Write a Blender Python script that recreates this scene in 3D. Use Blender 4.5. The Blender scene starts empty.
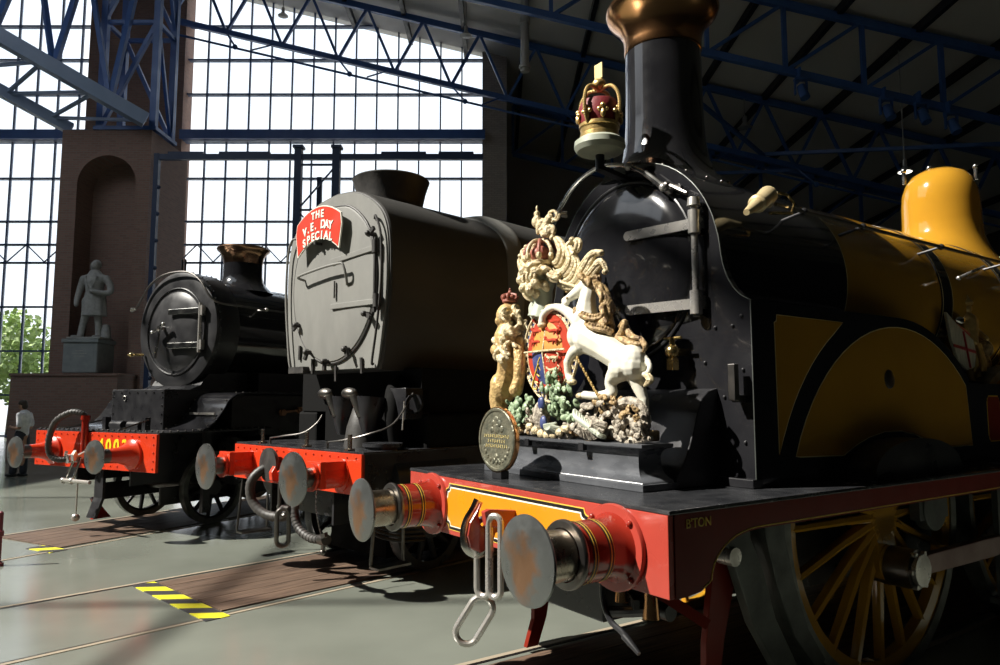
import bpy, bmesh, math, random
from mathutils import Vector, Matrix, noise
R = math.radians
PI = math.pi
scene = bpy.context.scene
COL = scene.collection
random.seed(7)

# ------------------------------------------------------------------ camera
cam_d = bpy.data.cameras.new('camera'); cam = bpy.data.objects.new('camera', cam_d); COL.objects.link(cam)
cam_d.sensor_width = 36.0; cam_d.lens = 36.0*712.78/1000.0
cam.location = (0, 0, 1.731); cam.rotation_euler = (R(90+5.4362), 0, 0)
cam_d.clip_end = 400; scene.camera = cam

# ------------------------------------------------------------------ world, sun, exposure
wd = bpy.data.worlds.new('sky'); scene.world = wd; wd.use_nodes = True
nt = wd.node_tree; nt.nodes.clear()
wo = nt.nodes.new('ShaderNodeOutputWorld'); bg = nt.nodes.new('ShaderNodeBackground')
tc = nt.nodes.new('ShaderNodeTexCoord'); sx = nt.nodes.new('ShaderNodeSeparateXYZ'); cr = nt.nodes.new('ShaderNodeValToRGB')
cr.color_ramp.elements[0].position = 0.0; cr.color_ramp.elements[0].color = (0.96, 0.98, 1.0, 1)
cr.color_ramp.elements[1].position = 0.7; cr.color_ramp.elements[1].color = (0.84, 0.92, 1.0, 1)
nt.links.new(tc.outputs['Generated'], sx.inputs[0]); nt.links.new(sx.outputs['Z'], cr.inputs[0])
nt.links.new(cr.outputs[0], bg.inputs[0]); nt.links.new(bg.outputs[0], wo.inputs[0])
bg.inputs['Strength'].default_value = 1.5

SUN_DIR = Vector((-0.70, -0.14, 0.70)).normalized()
sd = bpy.data.lights.new('sun', 'SUN'); sd.energy = 9.5; sd.angle = R(0.6); sd.color = (1.0, 0.95, 0.86)
sun = bpy.data.objects.new('sun', sd); COL.objects.link(sun); sun.location = (-20, -4, 30)
sun.rotation_euler = SUN_DIR.to_track_quat('Z', 'Y').to_euler()

def portal(name, loc, rot, sx_, sy_):
    l = bpy.data.lights.new(name, 'AREA'); l.shape = 'RECTANGLE'; l.size = sx_; l.size_y = sy_
    l.cycles.is_portal = True
    o = bpy.data.objects.new(name, l); COL.objects.link(o); o.location = loc; o.rotation_euler = rot
portal('window_portal', (-14, 28.6, 9), (R(-90), 0, 0), 30, 19)
portal('skylight_portal', (-17.7, 5.9, 20.3), (0, 0, 0), 19, 15)

vs = scene.view_settings
vs.view_transform = 'Standard'; vs.look = 'None'; vs.gamma = 1.0; vs.use_curve_mapping = False
vs.exposure = 0.0
scene.cycles.max_bounces = 7; scene.cycles.diffuse_bounces = 3; scene.cycles.glossy_bounces = 4
scene.cycles.transparent_max_bounces = 12; scene.cycles.caustics_reflective = False; scene.cycles.caustics_refractive = False
scene.cycles.sample_clamp_indirect = 4.0
scene.cycles.use_denoising = True

# ------------------------------------------------------------------ materials
def mat(name, col, rough=0.5, metal=0.0, col2=None, nscale=6.0, bump=0.0, bscale=40.0, coat=0.0, spec=0.5, rvar=0.08, emit=None, stretch=(1,1,1), contrast=(0.35,0.7)):
    m = bpy.data.materials.new(name); m.use_nodes = True
    n = m.node_tree; b = n.nodes['Principled BSDF']
    b.inputs['Base Color'].default_value = (*col, 1); b.inputs['Metallic'].default_value = metal
    b.inputs['Roughness'].default_value = rough; b.inputs['Specular IOR Level'].default_value = spec
    b.inputs['Coat Weight'].default_value = coat; b.inputs['Coat Roughness'].default_value = 0.06
    t = n.nodes.new('ShaderNodeTexCoord'); mp = n.nodes.new('ShaderNodeMapping'); mp.inputs['Scale'].default_value = stretch
    n.links.new(t.outputs['Object'], mp.inputs[0])
    nz = n.nodes.new('ShaderNodeTexNoise'); nz.inputs['Scale'].default_value = nscale; nz.inputs['Detail'].default_value = 6
    n.links.new(mp.outputs[0], nz.inputs['Vector'])
    rp = n.nodes.new('ShaderNodeMapRange'); rp.inputs['From Min'].default_value = contrast[0]; rp.inputs['From Max'].default_value = contrast[1]
    n.links.new(nz.outputs[0], rp.inputs['Value'])
    if col2 is not None:
        mx = n.nodes.new('ShaderNodeMix'); mx.data_type = 'RGBA'
        mx.inputs[6].default_value = (*col, 1); mx.inputs[7].default_value = (*col2, 1)
        n.links.new(rp.outputs[0], mx.inputs[0]); n.links.new(mx.outputs[2], b.inputs['Base Color'])
    if rvar:
        r2 = n.nodes.new('ShaderNodeMapRange'); r2.inputs['To Min'].default_value = max(0.02, rough-rvar); r2.inputs['To Max'].default_value = min(1, rough+rvar)
        r2.inputs['From Min'].default_value = 0.3; r2.inputs['From Max'].default_value = 0.7
        n.links.new(nz.outputs[0], r2.inputs['Value']); n.links.new(r2.outputs[0], b.inputs['Roughness'])
    if bump:
        n2 = n.nodes.new('ShaderNodeTexNoise'); n2.inputs['Scale'].default_value = bscale; n2.inputs['Detail'].default_value = 4
        n.links.new(mp.outputs[0], n2.inputs['Vector'])
        bp = n.nodes.new('ShaderNodeBump'); bp.inputs['Strength'].default_value = bump; bp.inputs['Distance'].default_value = 0.02
        n.links.new(n2.outputs[0], bp.inputs['Height']); n.links.new(bp.outputs[0], b.inputs['Normal'])
    if emit:
        b.inputs['Emission Color'].default_value = (*emit[:3], 1); b.inputs['Emission Strength'].default_value = emit[3]
    return m

M = {}
M['black'] = mat('black_gloss_paint', (0.012,0.012,0.014), 0.13, coat=0.5, rvar=0.04, bump=0.015, bscale=5, col2=(0.018,0.018,0.02))
M['black2'] = mat('black_satin_paint', (0.014,0.014,0.016), 0.32, bump=0.03, bscale=14, col2=(0.022,0.022,0.024))
M['soot'] = mat('sooty_iron', (0.022,0.021,0.02), 0.55, col2=(0.04,0.037,0.034), nscale=9, bump=0.08)
M['platform'] = mat('dark_grey_plate', (0.022,0.023,0.026), 0.22, col2=(0.036,0.037,0.04), nscale=9, bump=0.06, bscale=60)
M['greyfront'] = mat('sunlit_weathered_grey', (0.21,0.21,0.195), 0.6, col2=(0.15,0.15,0.14), nscale=3.2, bump=0.06, bscale=30, stretch=(1,1,0.5))  # casing grey made paler, sun on the front put into the colour
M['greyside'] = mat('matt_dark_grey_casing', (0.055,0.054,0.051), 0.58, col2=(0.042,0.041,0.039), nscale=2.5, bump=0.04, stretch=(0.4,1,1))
M['ochre'] = mat('golden_ochre_paint', (0.44,0.225,0.020), 0.12, coat=0.5, col2=(0.40,0.20,0.018), nscale=3, rvar=0.03)
M['maroon'] = mat('dark_red_paint', (0.17,0.013,0.005), 0.4, spec=0.25, col2=(0.15,0.012,0.005), nscale=4)
M['red_old'] = mat('faded_vermilion_paint', (0.40,0.055,0.038), 0.26, coat=0.3, col2=(0.34,0.045,0.03), nscale=3, bump=0.03, bscale=8)
M['red_dk'] = mat('crimson_paint', (0.27,0.022,0.012), 0.2, coat=0.5, col2=(0.22,0.018,0.01), nscale=4)
M['red'] = mat('bright_red_paint', (0.62,0.045,0.012), 0.3, coat=0.3, col2=(0.54,0.038,0.012), nscale=5, bump=0.05, bscale=12)
M['goldorange'] = mat('dull_gold_orange', (0.60,0.30,0.07), 0.45, col2=(0.5,0.2,0.04), nscale=20)
M['orange'] = mat('orange_yellow_paint', (0.66,0.25,0.010), 0.3, coat=0.3, col2=(0.62,0.23,0.010))
M['cream'] = mat('cream_lining', (0.75,0.62,0.28), 0.4)
M['yline'] = mat('yellow_lining', (0.72,0.50,0.07), 0.4)
M['blackline'] = mat('black_lining', (0.01,0.008,0.008), 0.35)
M['steel'] = mat('burnished_steel', (0.60,0.58,0.55), 0.30, 0.7, col2=(0.44,0.42,0.38), nscale=12, bump=0.04, bscale=60)
M['steel_dk'] = mat('oily_steel', (0.20,0.19,0.18), 0.36, 1.0, col2=(0.13,0.12,0.11), nscale=9, bump=0.05)
M['steel_lt'] = mat('bright_polished_steel', (0.66,0.65,0.62), 0.2, 1.0, col2=(0.52,0.51,0.48), nscale=10)
M['copper'] = mat('polished_copper', (0.80,0.43,0.20), 0.17, 1.0, col2=(0.66,0.32,0.13), nscale=2.4, rvar=0.05)
M['brasslt'] = mat('pale_worn_brass', (0.72,0.60,0.36), 0.4, 0.35, col2=(0.6,0.47,0.25), nscale=12)
M['brass'] = mat('polished_brass', (0.78,0.58,0.25), 0.22, 1.0, col2=(0.62,0.44,0.17), nscale=12)
M['gold'] = mat('gilding', (0.70,0.50,0.20), 0.36, 0.7, col2=(0.48,0.32,0.12), nscale=16, bump=0.12, bscale=50)
M['gilt'] = mat('pale_gilt_carving', (0.66,0.55,0.34), 0.42, 0.1, col2=(0.20,0.115,0.045), nscale=30, bump=0.7, bscale=55, contrast=(0.50,0.85))  # brown mottling puts the shade of carved crevices into the colour
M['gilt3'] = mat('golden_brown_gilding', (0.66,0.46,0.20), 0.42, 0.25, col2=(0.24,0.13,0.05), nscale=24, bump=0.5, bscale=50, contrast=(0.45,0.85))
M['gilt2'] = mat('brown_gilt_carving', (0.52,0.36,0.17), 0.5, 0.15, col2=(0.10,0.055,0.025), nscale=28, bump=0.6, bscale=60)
M['capdark'] = mat('shaded_copper', (0.34,0.20,0.12), 0.24, 1.0, col2=(0.22,0.13,0.08), nscale=3)  # copper darkened, lack of sun and dark reflections put into the colour
M['railedge'] = mat('tan_concrete_rail_edge', (0.32,0.27,0.20), 0.6)
M['stonecarve'] = mat('grey_brown_carving', (0.56,0.50,0.40), 0.6, 0.0, col2=(0.07,0.05,0.035), nscale=30, bump=0.6, bscale=70)  # dark mottling painted in for the shade in the hollows
M['white'] = mat('ivory_white_paint', (0.74,0.72,0.62), 0.38, col2=(0.66,0.63,0.50), nscale=8, bump=0.05)
M['leaf'] = mat('painted_green_leaves', (0.38,0.48,0.30), 0.5, col2=(0.07,0.13,0.06), nscale=34, bump=0.15)
M['velvet'] = mat('crimson_velvet_paint', (0.24,0.022,0.028), 0.55, col2=(0.17,0.015,0.02), nscale=12, bump=0.15)
M['pinkred'] = mat('dull_red_carving', (0.36,0.12,0.085), 0.55, col2=(0.26,0.08,0.05), nscale=20, bump=0.2)
M['ermine'] = mat('pale_green_white_paint', (0.47,0.50,0.40), 0.45, col2=(0.37,0.40,0.32), nscale=8)
M['blue'] = mat('heraldic_blue', (0.03,0.045,0.15), 0.4, col2=(0.07,0.09,0.22), nscale=20)
M['shieldred'] = mat('heraldic_red', (0.42,0.05,0.025), 0.4)
M['plinth'] = mat('grey_painted_plinth', (0.07,0.074,0.082), 0.28, col2=(0.10,0.105,0.115), nscale=7, bump=0.05, stretch=(1,1,3))
M['rubber'] = mat('grey_rubber_hose', (0.035,0.034,0.032), 0.55, col2=(0.065,0.06,0.055), nscale=10, bump=0.1)
M['bluesteel'] = mat('blue_painted_steelwork', (0.05,0.13,0.38), 0.42, col2=(0.04,0.105,0.31), nscale=2)
M['bluedark'] = mat('dark_blue_gantry_paint', (0.022,0.045,0.11), 0.5)
M['steel_warm'] = mat('brownish_bare_steel', (0.40,0.36,0.30), 0.27, 1.0, col2=(0.26,0.21,0.16), nscale=9)
M['bluelt'] = mat('pale_blue_painted_steelwork', (0.36,0.46,0.66), 0.42, col2=(0.31,0.41,0.61), nscale=2)
M['framebar'] = mat('dark_blue_window_bars', (0.07,0.12,0.24), 0.5)
M['purlin'] = mat('black_purlin_paint', (0.012,0.012,0.015), 0.5)
M['roof'] = mat('grey_roof_boards', (0.72,0.70,0.67), 0.85, col2=(0.64,0.63,0.60), nscale=0.6, stretch=(1,0.2,1))
M['darkwall'] = mat('dark_grey_wall', (0.06,0.058,0.06), 0.85, col2=(0.05,0.05,0.05), nscale=0.5)
M['palewall'] = mat('grey_plaster_wall', (0.5,0.49,0.5), 0.85, col2=(0.45,0.44,0.45), nscale=0.5)
M['stone'] = mat('grey_statue_stone', (0.46,0.46,0.45), 0.75, col2=(0.36,0.36,0.35), nscale=14, bump=0.2, bscale=40)
M['marble'] = mat('pale_pedestal_marble', (0.34,0.37,0.38), 0.6, col2=(0.27,0.30,0.31), nscale=5, bump=0.04)
M['lampgrey'] = mat('lamp_housing_grey', (0.42,0.41,0.38), 0.4, metal=0.3)
M['lens'] = mat('lit_lamp_lens', (0.9,0.9,0.85), 0.4, emit=(1.0,0.95,0.82,6.0))
M['lensoff'] = mat('unlit_lamp_lens', (0.35,0.36,0.36), 0.3)
M['skin'] = mat('skin', (0.42,0.24,0.16), 0.55, col2=(0.36,0.2,0.13))
M['shirt'] = mat('white_cotton_shirt', (0.85,0.86,0.88), 0.8, col2=(0.5,0.52,0.58), nscale=8, bump=0.2, bscale=16)
M['trousers'] = mat('dark_trousers', (0.035,0.04,0.055), 0.85, bump=0.2, bscale=16)
M['shoe'] = mat('black_shoe_leather', (0.015,0.015,0.015), 0.4)
M['hair'] = mat('dark_brown_hair', (0.035,0.024,0.016), 0.7, bump=0.3)
M['tyre'] = mat('dull_wheel_tyre_steel', (0.20,0.21,0.19), 0.45, 0.6, col2=(0.10,0.105,0.095), nscale=8)
M['frameplate'] = mat('grey_green_frame_plate', (0.085,0.095,0.085), 0.45, 0.2, col2=(0.05,0.055,0.05), nscale=7, bump=0.08)
M['satin'] = mat('satin_black_smokebox_paint', (0.022,0.022,0.024), 0.36, col2=(0.03,0.03,0.032), nscale=5)
M['flatblack'] = mat('shade_flat_black', (0.006,0.006,0.006), 0.8, spec=0.1)  # puts the deep shade below the grey casing into the colour
M['rodpaint'] = mat('dull_pinkish_rod_steel', (0.24,0.15,0.13), 0.35, 0.4, col2=(0.19,0.11,0.10))
M['rust'] = mat('rusty_brown_iron', (0.20,0.085,0.035), 0.7, col2=(0.08,0.04,0.025), nscale=14, bump=0.2)
M['red_post'] = mat('dark_red_barrier_paint', (0.16,0.02,0.03), 0.35)
M['letterwhite'] = mat('cream_lettering', (0.80,0.78,0.68), 0.45)
M['headred'] = mat('signal_red_headboard', (0.66,0.055,0.03), 0.35, coat=0.2, col2=(0.58,0.05,0.03))
M['numyellow'] = mat('yellow_number_paint', (0.85,0.62,0.02), 0.4)
M['bronze'] = mat('old_bronze_medallion', (0.22,0.21,0.15), 0.42, 0.5, col2=(0.09,0.095,0.07), nscale=20, bump=0.5, bscale=34)
M['crossred'] = mat('red_cross_paint', (0.35,0.02,0.03), 0.4)
M['shieldwhite'] = mat('off_white_shield_paint', (0.48,0.46,0.38), 0.45, col2=(0.33,0.31,0.25), nscale=12, stretch=(6,1,1))
M['concrete_out'] = mat('outdoor_paving', (0.45,0.44,0.42), 0.9, col2=(0.38,0.37,0.35), nscale=0.5)
M['treeleaf'] = mat('tree_foliage', (0.34,0.46,0.16), 0.8, col2=(0.5,0.6,0.28), nscale=1.5)
M['bark'] = mat('tree_bark', (0.10,0.07,0.05), 0.9, bump=0.4)
M['outwall'] = mat('pale_outdoor_render', (0.55,0.57,0.62), 0.9)

def disc_mat(name):           # worn buffer face: steel with a rubbed rust-pink centre patch
    m = mat(name, (0.30,0.31,0.30), 0.36, 0.85, bump=0.10, bscale=26, rvar=0.12)
    n = m.node_tree; b = n.nodes['Principled BSDF']
    t = n.nodes.new('ShaderNodeTexCoord'); nz = n.nodes.new('ShaderNodeTexNoise'); nz.inputs['Scale'].default_value = 9; nz.inputs['Detail'].default_value = 8
    n.links.new(t.outputs['Object'], nz.inputs['Vector'])
    ln = n.nodes.new('ShaderNodeVectorMath'); ln.operation = 'LENGTH'; mp = n.nodes.new('ShaderNodeMapping'); mp.inputs['Scale'].default_value = (0,1,1)
    n.links.new(t.outputs['Object'], mp.inputs[0]); n.links.new(mp.outputs[0], ln.inputs[0])
    ad = n.nodes.new('ShaderNodeMath'); ad.operation = 'MULTIPLY_ADD'; ad.inputs[1].default_value = -0.45; ad.inputs[2].default_value = 0.22
    n.links.new(nz.outputs[0], ad.inputs[0])
    sm = n.nodes.new('ShaderNodeMath'); sm.operation = 'ADD'; n.links.new(ln.outputs['Value'], sm.inputs[0]); n.links.new(ad.outputs[0], sm.inputs[1])
    r = n.nodes.new('ShaderNodeMapRange'); r.inputs['From Min'].default_value = 0.05; r.inputs['From Max'].default_value = 0.15; r.inputs['To Min'].default_value = 1; r.inputs['To Max'].default_value = 0
    n.links.new(sm.outputs[0], r.inputs['Value'])
    mx = n.nodes.new('ShaderNodeMix'); mx.data_type = 'RGBA'; mx.inputs[6].default_value = (0.21,0.22,0.215,1); mx.inputs[7].default_value = (0.29,0.165,0.095,1)
    n.links.new(r.outputs[0], mx.inputs[0]); n.links.new(mx.outputs[2], b.inputs['Base Color'])
    return m
M['bufface'] = disc_mat('worn_buffer_face')

def brick(name, c1, c2, mortar, sc=1.0):
    m = bpy.data.materials.new(name); m.use_nodes = True; n = m.node_tree; b = n.nodes['Principled BSDF']
    t = n.nodes.new('ShaderNodeTexCoord'); sp = n.nodes.new('ShaderNodeSeparateXYZ'); cb = n.nodes.new('ShaderNodeCombineXYZ'); ad = n.nodes.new('ShaderNodeMath')
    n.links.new(t.outputs['Object'], sp.inputs[0]); n.links.new(sp.outputs['X'], ad.inputs[0]); n.links.new(sp.outputs['Y'], ad.inputs[1])
    n.links.new(ad.outputs[0], cb.inputs['X']); n.links.new(sp.outputs['Z'], cb.inputs['Y'])
    br = n.nodes.new('ShaderNodeTexBrick'); br.inputs['Color1'].default_value = (*c1,1); br.inputs['Color2'].default_value = (*c2,1); br.inputs['Mortar'].default_value = (*mortar,1)
    br.inputs['Scale'].default_value = sc; br.inputs['Brick Width'].default_value = 0.225; br.inputs['Row Height'].default_value = 0.075; br.inputs['Mortar Size'].default_value = 0.008
    n.links.new(cb.outputs[0], br.inputs['Vector']); n.links.new(br.outputs['Color'], b.inputs['Base Color'])
    b.inputs['Roughness'].default_value = 0.85
    return m
M['brick'] = brick('dark_red_brown_brick', (0.30,0.18,0.145), (0.24,0.145,0.12), (0.25,0.21,0.18))
M['brick2'] = brick('pale_buff_brick', (0.42,0.36,0.31), (0.34,0.30,0.26), (0.25,0.23,0.21))

def floor_mat():
    m = bpy.data.materials.new('polished_concrete_floor'); m.use_nodes = True; n = m.node_tree; b = n.nodes['Principled BSDF']
    t = n.nodes.new('ShaderNodeTexCoord'); nz = n.nodes.new('ShaderNodeTexNoise'); nz.inputs['Scale'].default_value = 0.7; nz.inputs['Detail'].default_value = 8
    n.links.new(t.outputs['Object'], nz.inputs['Vector'])
    cr = n.nodes.new('ShaderNodeValToRGB'); cr.color_ramp.elements[0].position = 0.3; cr.color_ramp.elements[0].color = (0.15,0.162,0.138,1)
    cr.color_ramp.elements[1].position = 0.7; cr.color_ramp.elements[1].color = (0.205,0.22,0.188,1)
    n.links.new(nz.outputs[0], cr.inputs[0]); n.links.new(cr.outputs[0], b.inputs['Base Color'])
    r = n.nodes.new('ShaderNodeMapRange'); r.inputs['To Min'].default_value = 0.10; r.inputs['To Max'].default_value = 0.26
    n.links.new(nz.outputs[0], r.inputs['Value']); n.links.new(r.outputs[0], b.inputs['Roughness'])
    return m
M['floor'] = floor_mat()

def timber_mat():
    m = bpy.data.materials.new('worn_timber_boards'); m.use_nodes = True; n = m.node_tree; b = n.nodes['Principled BSDF']
    t = n.nodes.new('ShaderNodeTexCoord'); mp = n.nodes.new('ShaderNodeMapping'); mp.inputs['Scale'].default_value = (1.2, 22, 1)
    n.links.new(t.outputs['Object'], mp.inputs[0])
    nz = n.nodes.new('ShaderNodeTexNoise'); nz.inputs['Scale'].default_value = 2.0; nz.inputs['Detail'].default_value = 8; n.links.new(mp.outputs[0], nz.inputs['Vector'])
    cr = n.nodes.new('ShaderNodeValToRGB'); cr.color_ramp.elements[0].position = 0.32; cr.color_ramp.elements[0].color = (0.045,0.028,0.020,1)
    cr.color_ramp.elements[1].position = 0.72; cr.color_ramp.elements[1].color = (0.19,0.125,0.085,1)
    n.links.new(nz.outputs[0], cr.inputs[0]); n.links.new(cr.outputs[0], b.inputs['Base Color']); b.inputs['Roughness'].default_value = 0.6
    bp = n.nodes.new('ShaderNodeBump'); bp.inputs['Strength'].default_value = 0.25; n.links.new(nz.outputs[0], bp.inputs['Height']); n.links.new(bp.outputs[0], b.inputs['Normal'])
    return m
M['timber'] = timber_mat()

def hazard_mat():
    m = bpy.data.materials.new('yellow_black_hazard_paint'); m.use_nodes = True; n = m.node_tree; b = n.nodes['Principled BSDF']
    t = n.nodes.new('ShaderNodeTexCoord'); sp = n.nodes.new('ShaderNodeSeparateXYZ'); n.links.new(t.outputs['Object'], sp.inputs[0])
    a = n.nodes.new('ShaderNodeMath'); a.operation = 'MULTIPLY_ADD'; a.inputs[1].default_value = 0.9; n.links.new(sp.outputs['X'], a.inputs[0]); n.links.new(sp.outputs['Y'], a.inputs[2])
    d = n.nodes.new('ShaderNodeMath'); d.operation = 'MULTIPLY'; d.inputs[1].default_value = 2.55; n.links.new(a.outputs[0], d.inputs[0])
    f = n.nodes.new('ShaderNodeMath'); f.operation = 'FRACT'; n.links.new(d.outputs[0], f.inputs[0])
    g = n.nodes.new('ShaderNodeMath'); g.operation = 'GREATER_THAN'; g.inputs[1].default_value = 0.5; n.links.new(f.outputs[0], g.inputs[0])
    mx = n.nodes.new('ShaderNodeMix'); mx.data_type = 'RGBA'; mx.inputs[6].default_value = (0.04,0.04,0.045,1); mx.inputs[7].default_value = (0.72,0.68,0.03,1)
    n.links.new(g.outputs[0], mx.inputs[0]); n.links.new(mx.outputs[2], b.inputs['Base Color']); b.inputs['Roughness'].default_value = 0.45
    return m
M['hazard'] = hazard_mat()

def glass_mat():
    m = bpy.data.materials.new('window_glass'); m.use_nodes = True; n = m.node_tree; n.nodes.clear()
    o = n.nodes.new('ShaderNodeOutputMaterial'); tr = n.nodes.new('ShaderNodeBsdfTransparent'); gl = n.nodes.new('ShaderNodeBsdfGlossy')
    tr.inputs[0].default_value = (0.95,0.97,0.99,1); gl.inputs['Roughness'].default_value = 0.03
    fr = n.nodes.new('ShaderNodeFresnel'); fr.inputs[0].default_value = 1.3; mx = n.nodes.new('ShaderNodeMixShader')
    n.links.new(fr.outputs[0], mx.inputs[0]); n.links.new(tr.outputs[0], mx.inputs[1]); n.links.new(gl.outputs[0], mx.inputs[2]); n.links.new(mx.outputs[0], o.inputs[0])
    return m
M['glass'] = glass_mat()

# ------------------------------------------------------------------ object helpers
def tag(o, label=None, cat=None, group=None, kind=None):
    if label: o['label'] = label
    if cat: o['category'] = cat
    if group: o['group'] = group
    if kind: o['kind'] = kind
    return o
def empty(name, loc=(0,0,0), rz=0.0, label=None, cat=None, group=None):
    o = bpy.data.objects.new(name, None); COL.objects.link(o); o.location = loc; o.rotation_euler = (0,0,rz); o.empty_display_size = 0.2
    return tag(o, label, cat, group)

class MB:
    def __init__(s): s.b = bmesh.new()
    def add(s, vs, fs):
        v = [s.b.verts.new(p) for p in vs]
        for f in fs:
            try: s.b.faces.new([v[i] for i in f])
            except ValueError: pass
        return s
    def box(s, x0,x1,y0,y1,z0,z1):
        v = [(x,y,z) for x in (x0,x1) for y in (y0,y1) for z in (z0,z1)]
        return s.add(v, [(0,1,3,2),(4,6,7,5),(0,4,5,1),(2,3,7,6),(0,2,6,4),(1,5,7,3)])
    def prism(s, poly, axis, a, b):      # polygon in the two other axes, extruded along axis
        n = len(poly)
        def P(q, t):
            return {'x':(t,q[0],q[1]),'y':(q[0],t,q[1]),'z':(q[0],q[1],t)}[axis]
        v = [P(q,a) for q in poly]+[P(q,b) for q in poly]
        return s.add(v, [tuple(range(n)), tuple(range(2*n-1,n-1,-1))]+[(i,(i+1)%n,n+(i+1)%n,n+i) for i in range(n)])
    def ringloft(s, rings, cap=True):    # list of equal-length closed loops
        n = len(rings[0]); v = [p for r in rings for p in r]; f = []
        for k in range(len(rings)-1):
            for i in range(n): f.append((k*n+i, k*n+(i+1)%n, (k+1)*n+(i+1)%n, (k+1)*n+i))
        if cap: f += [tuple(range(n-1,-1,-1)), tuple(range((len(rings)-1)*n, len(rings)*n))]
        return s.add(v, f)
    def lathe(s, prof, o=(0,0,0), d=(0,0,1), n=32, cap=True):   # prof: (radius, height along d)
        d = Vector(d).normalized(); q = d.to_track_quat('Z','Y'); o = Vector(o)
        rings = [[tuple(o + q @ Vector((r*math.cos(2*PI*i/n), r*math.sin(2*PI*i/n), h))) for i in range(n)] for r,h in prof]
        return s.ringloft(rings, cap)
    def cyl(s, a, b, r0, r1=None, n=16):
        a = Vector(a); b = Vector(b); r1 = r0 if r1 is None else r1
        return s.lathe([(r0,0),(r1,(b-a).length)], a, b-a, n)
    def tube(s, pts, rad, n=10, closed=False, flat=1.0):
        P = [Vector(p) for p in pts]; m = len(P); rs = rad if isinstance(rad,(list,tuple)) else [rad]*m
        T = []
        for i in range(m):
            a = P[(i-1)%m] if (closed or i>0) else P[i]; b = P[(i+1)%m] if (closed or i<m-1) else P[i]
            T.append((b-a).normalized())
        up = Vector((0,0,1)) if abs(T[0].z) < 0.9 else Vector((1,0,0))
        u = (up - T[0]*up.dot(T[0])).normalized(); rings = []
        for i in range(m):
            u = (u - T[i]*u.dot(T[i])).normalized(); w = T[i].cross(u)
            rings.append([tuple(P[i] + (u*math.cos(2*PI*k/n)*rs[i] + w*math.sin(2*PI*k/n)*rs[i]*flat)) for k in range(n)])
        if closed: rings.append(rings[0]); return s.ringloft(rings, False)
        return s.ringloft(rings)
    def bar(s, a, b, w, h=None):         # rectangular bar between two points
        a = Vector(a); b = Vector(b); h = h or w; d = (b-a).normalized()
        up = Vector((0,0,1)) if abs(d.z) < 0.95 else Vector((0,1,0))
        u = d.cross(up).normalized(); v = u.cross(d).normalized()
        c = [(-w/2,-h/2),(w/2,-h/2),(w/2,h/2),(-w/2,h/2)]
        return s.ringloft([[tuple(p + u*x + v*y) for x,y in c] for p in (a,b)])
    def ball(s, c, r, nu=14, nv=9, rot=None):
        if not isinstance(r,(tuple,list)): r = (r,r,r)
        c = Vector(c); rings = []
        for j in range(1,nv):
            t = PI*j/nv
            ring = []
            for i in range(nu):
                p = Vector((r[0]*math.sin(t)*math.cos(2*PI*i/nu), r[1]*math.sin(t)*math.sin(2*PI*i/nu), r[2]*math.cos(t)))
                if rot: p = rot @ p
                ring.append(tuple(c+p))
            rings.append(ring)
        v = [p for q in rings for p in q]; k = len(v)
        tp = Vector((0,0,r[2])); bt = Vector((0,0,-r[2]))
        if rot: tp = rot @ tp; bt = rot @ bt
        v += [tuple(c+tp), tuple(c+bt)]; f = []
        for j in range(len(rings)-1):
            for i in range(nu): f.append((j*nu+i, (j+1)*nu+i, (j+1)*nu+(i+1)%nu, j*nu+(i+1)%nu))
        for i in range(nu):
            f.append((k, i, (i+1)%nu)); f.append((k+1, (len(rings)-1)*nu+(i+1)%nu, (len(rings)-1)*nu+i))
        return s.add(v, f)
    def build(s, name, m, parent=None, smooth=35, bevel=0.0, kind=None, label=None, remesh=None, sm=4, loc=None):
        bmesh.ops.recalc_face_normals(s.b, faces=s.b.faces)
        me = bpy.data.meshes.new(name); s.b.to_mesh(me); s.b.free()
        if loc is not None:              # put the origin at loc, keep the shape where it is
            me.transform(Matrix.Translation(-Vector(loc)))
        me.materials.append(M[m] if isinstance(m, str) else m)
        o = bpy.data.objects.new(name, me); COL.objects.link(o)
        if remesh:
            r = o.modifiers.new('r','REMESH'); r.mode = 'VOXEL'; r.voxel_size = remesh
            k = o.modifiers.new('s','SMOOTH'); k.factor = 0.5; k.iterations = sm
            dg = bpy.context.evaluated_depsgraph_get(); dg.update()
            nm = bpy.data.meshes.new_from_object(o.evaluated_get(dg)); o.modifiers.clear(); o.data = nm; bpy.data.meshes.remove(me); me = nm; me.name = name
            if not me.materials: me.materials.append(M[m])
            me.polygons.foreach_set('use_smooth', [True]*len(me.polygons))
        elif smooth:
            me.polygons.foreach_set('use_smooth', [True]*len(me.polygons)); me.set_sharp_from_angle(angle=R(smooth))
        if bevel:
            bv = o.modifiers.new('bevel','BEVEL'); bv.width = bevel; bv.segments = 2; bv.limit_method = 'ANGLE'; bv.angle_limit = R(40)
        if loc is not None: o.location = loc
        if parent: o.parent = parent
        if kind: o['kind'] = kind
        if label: o['label'] = label
        return o

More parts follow.
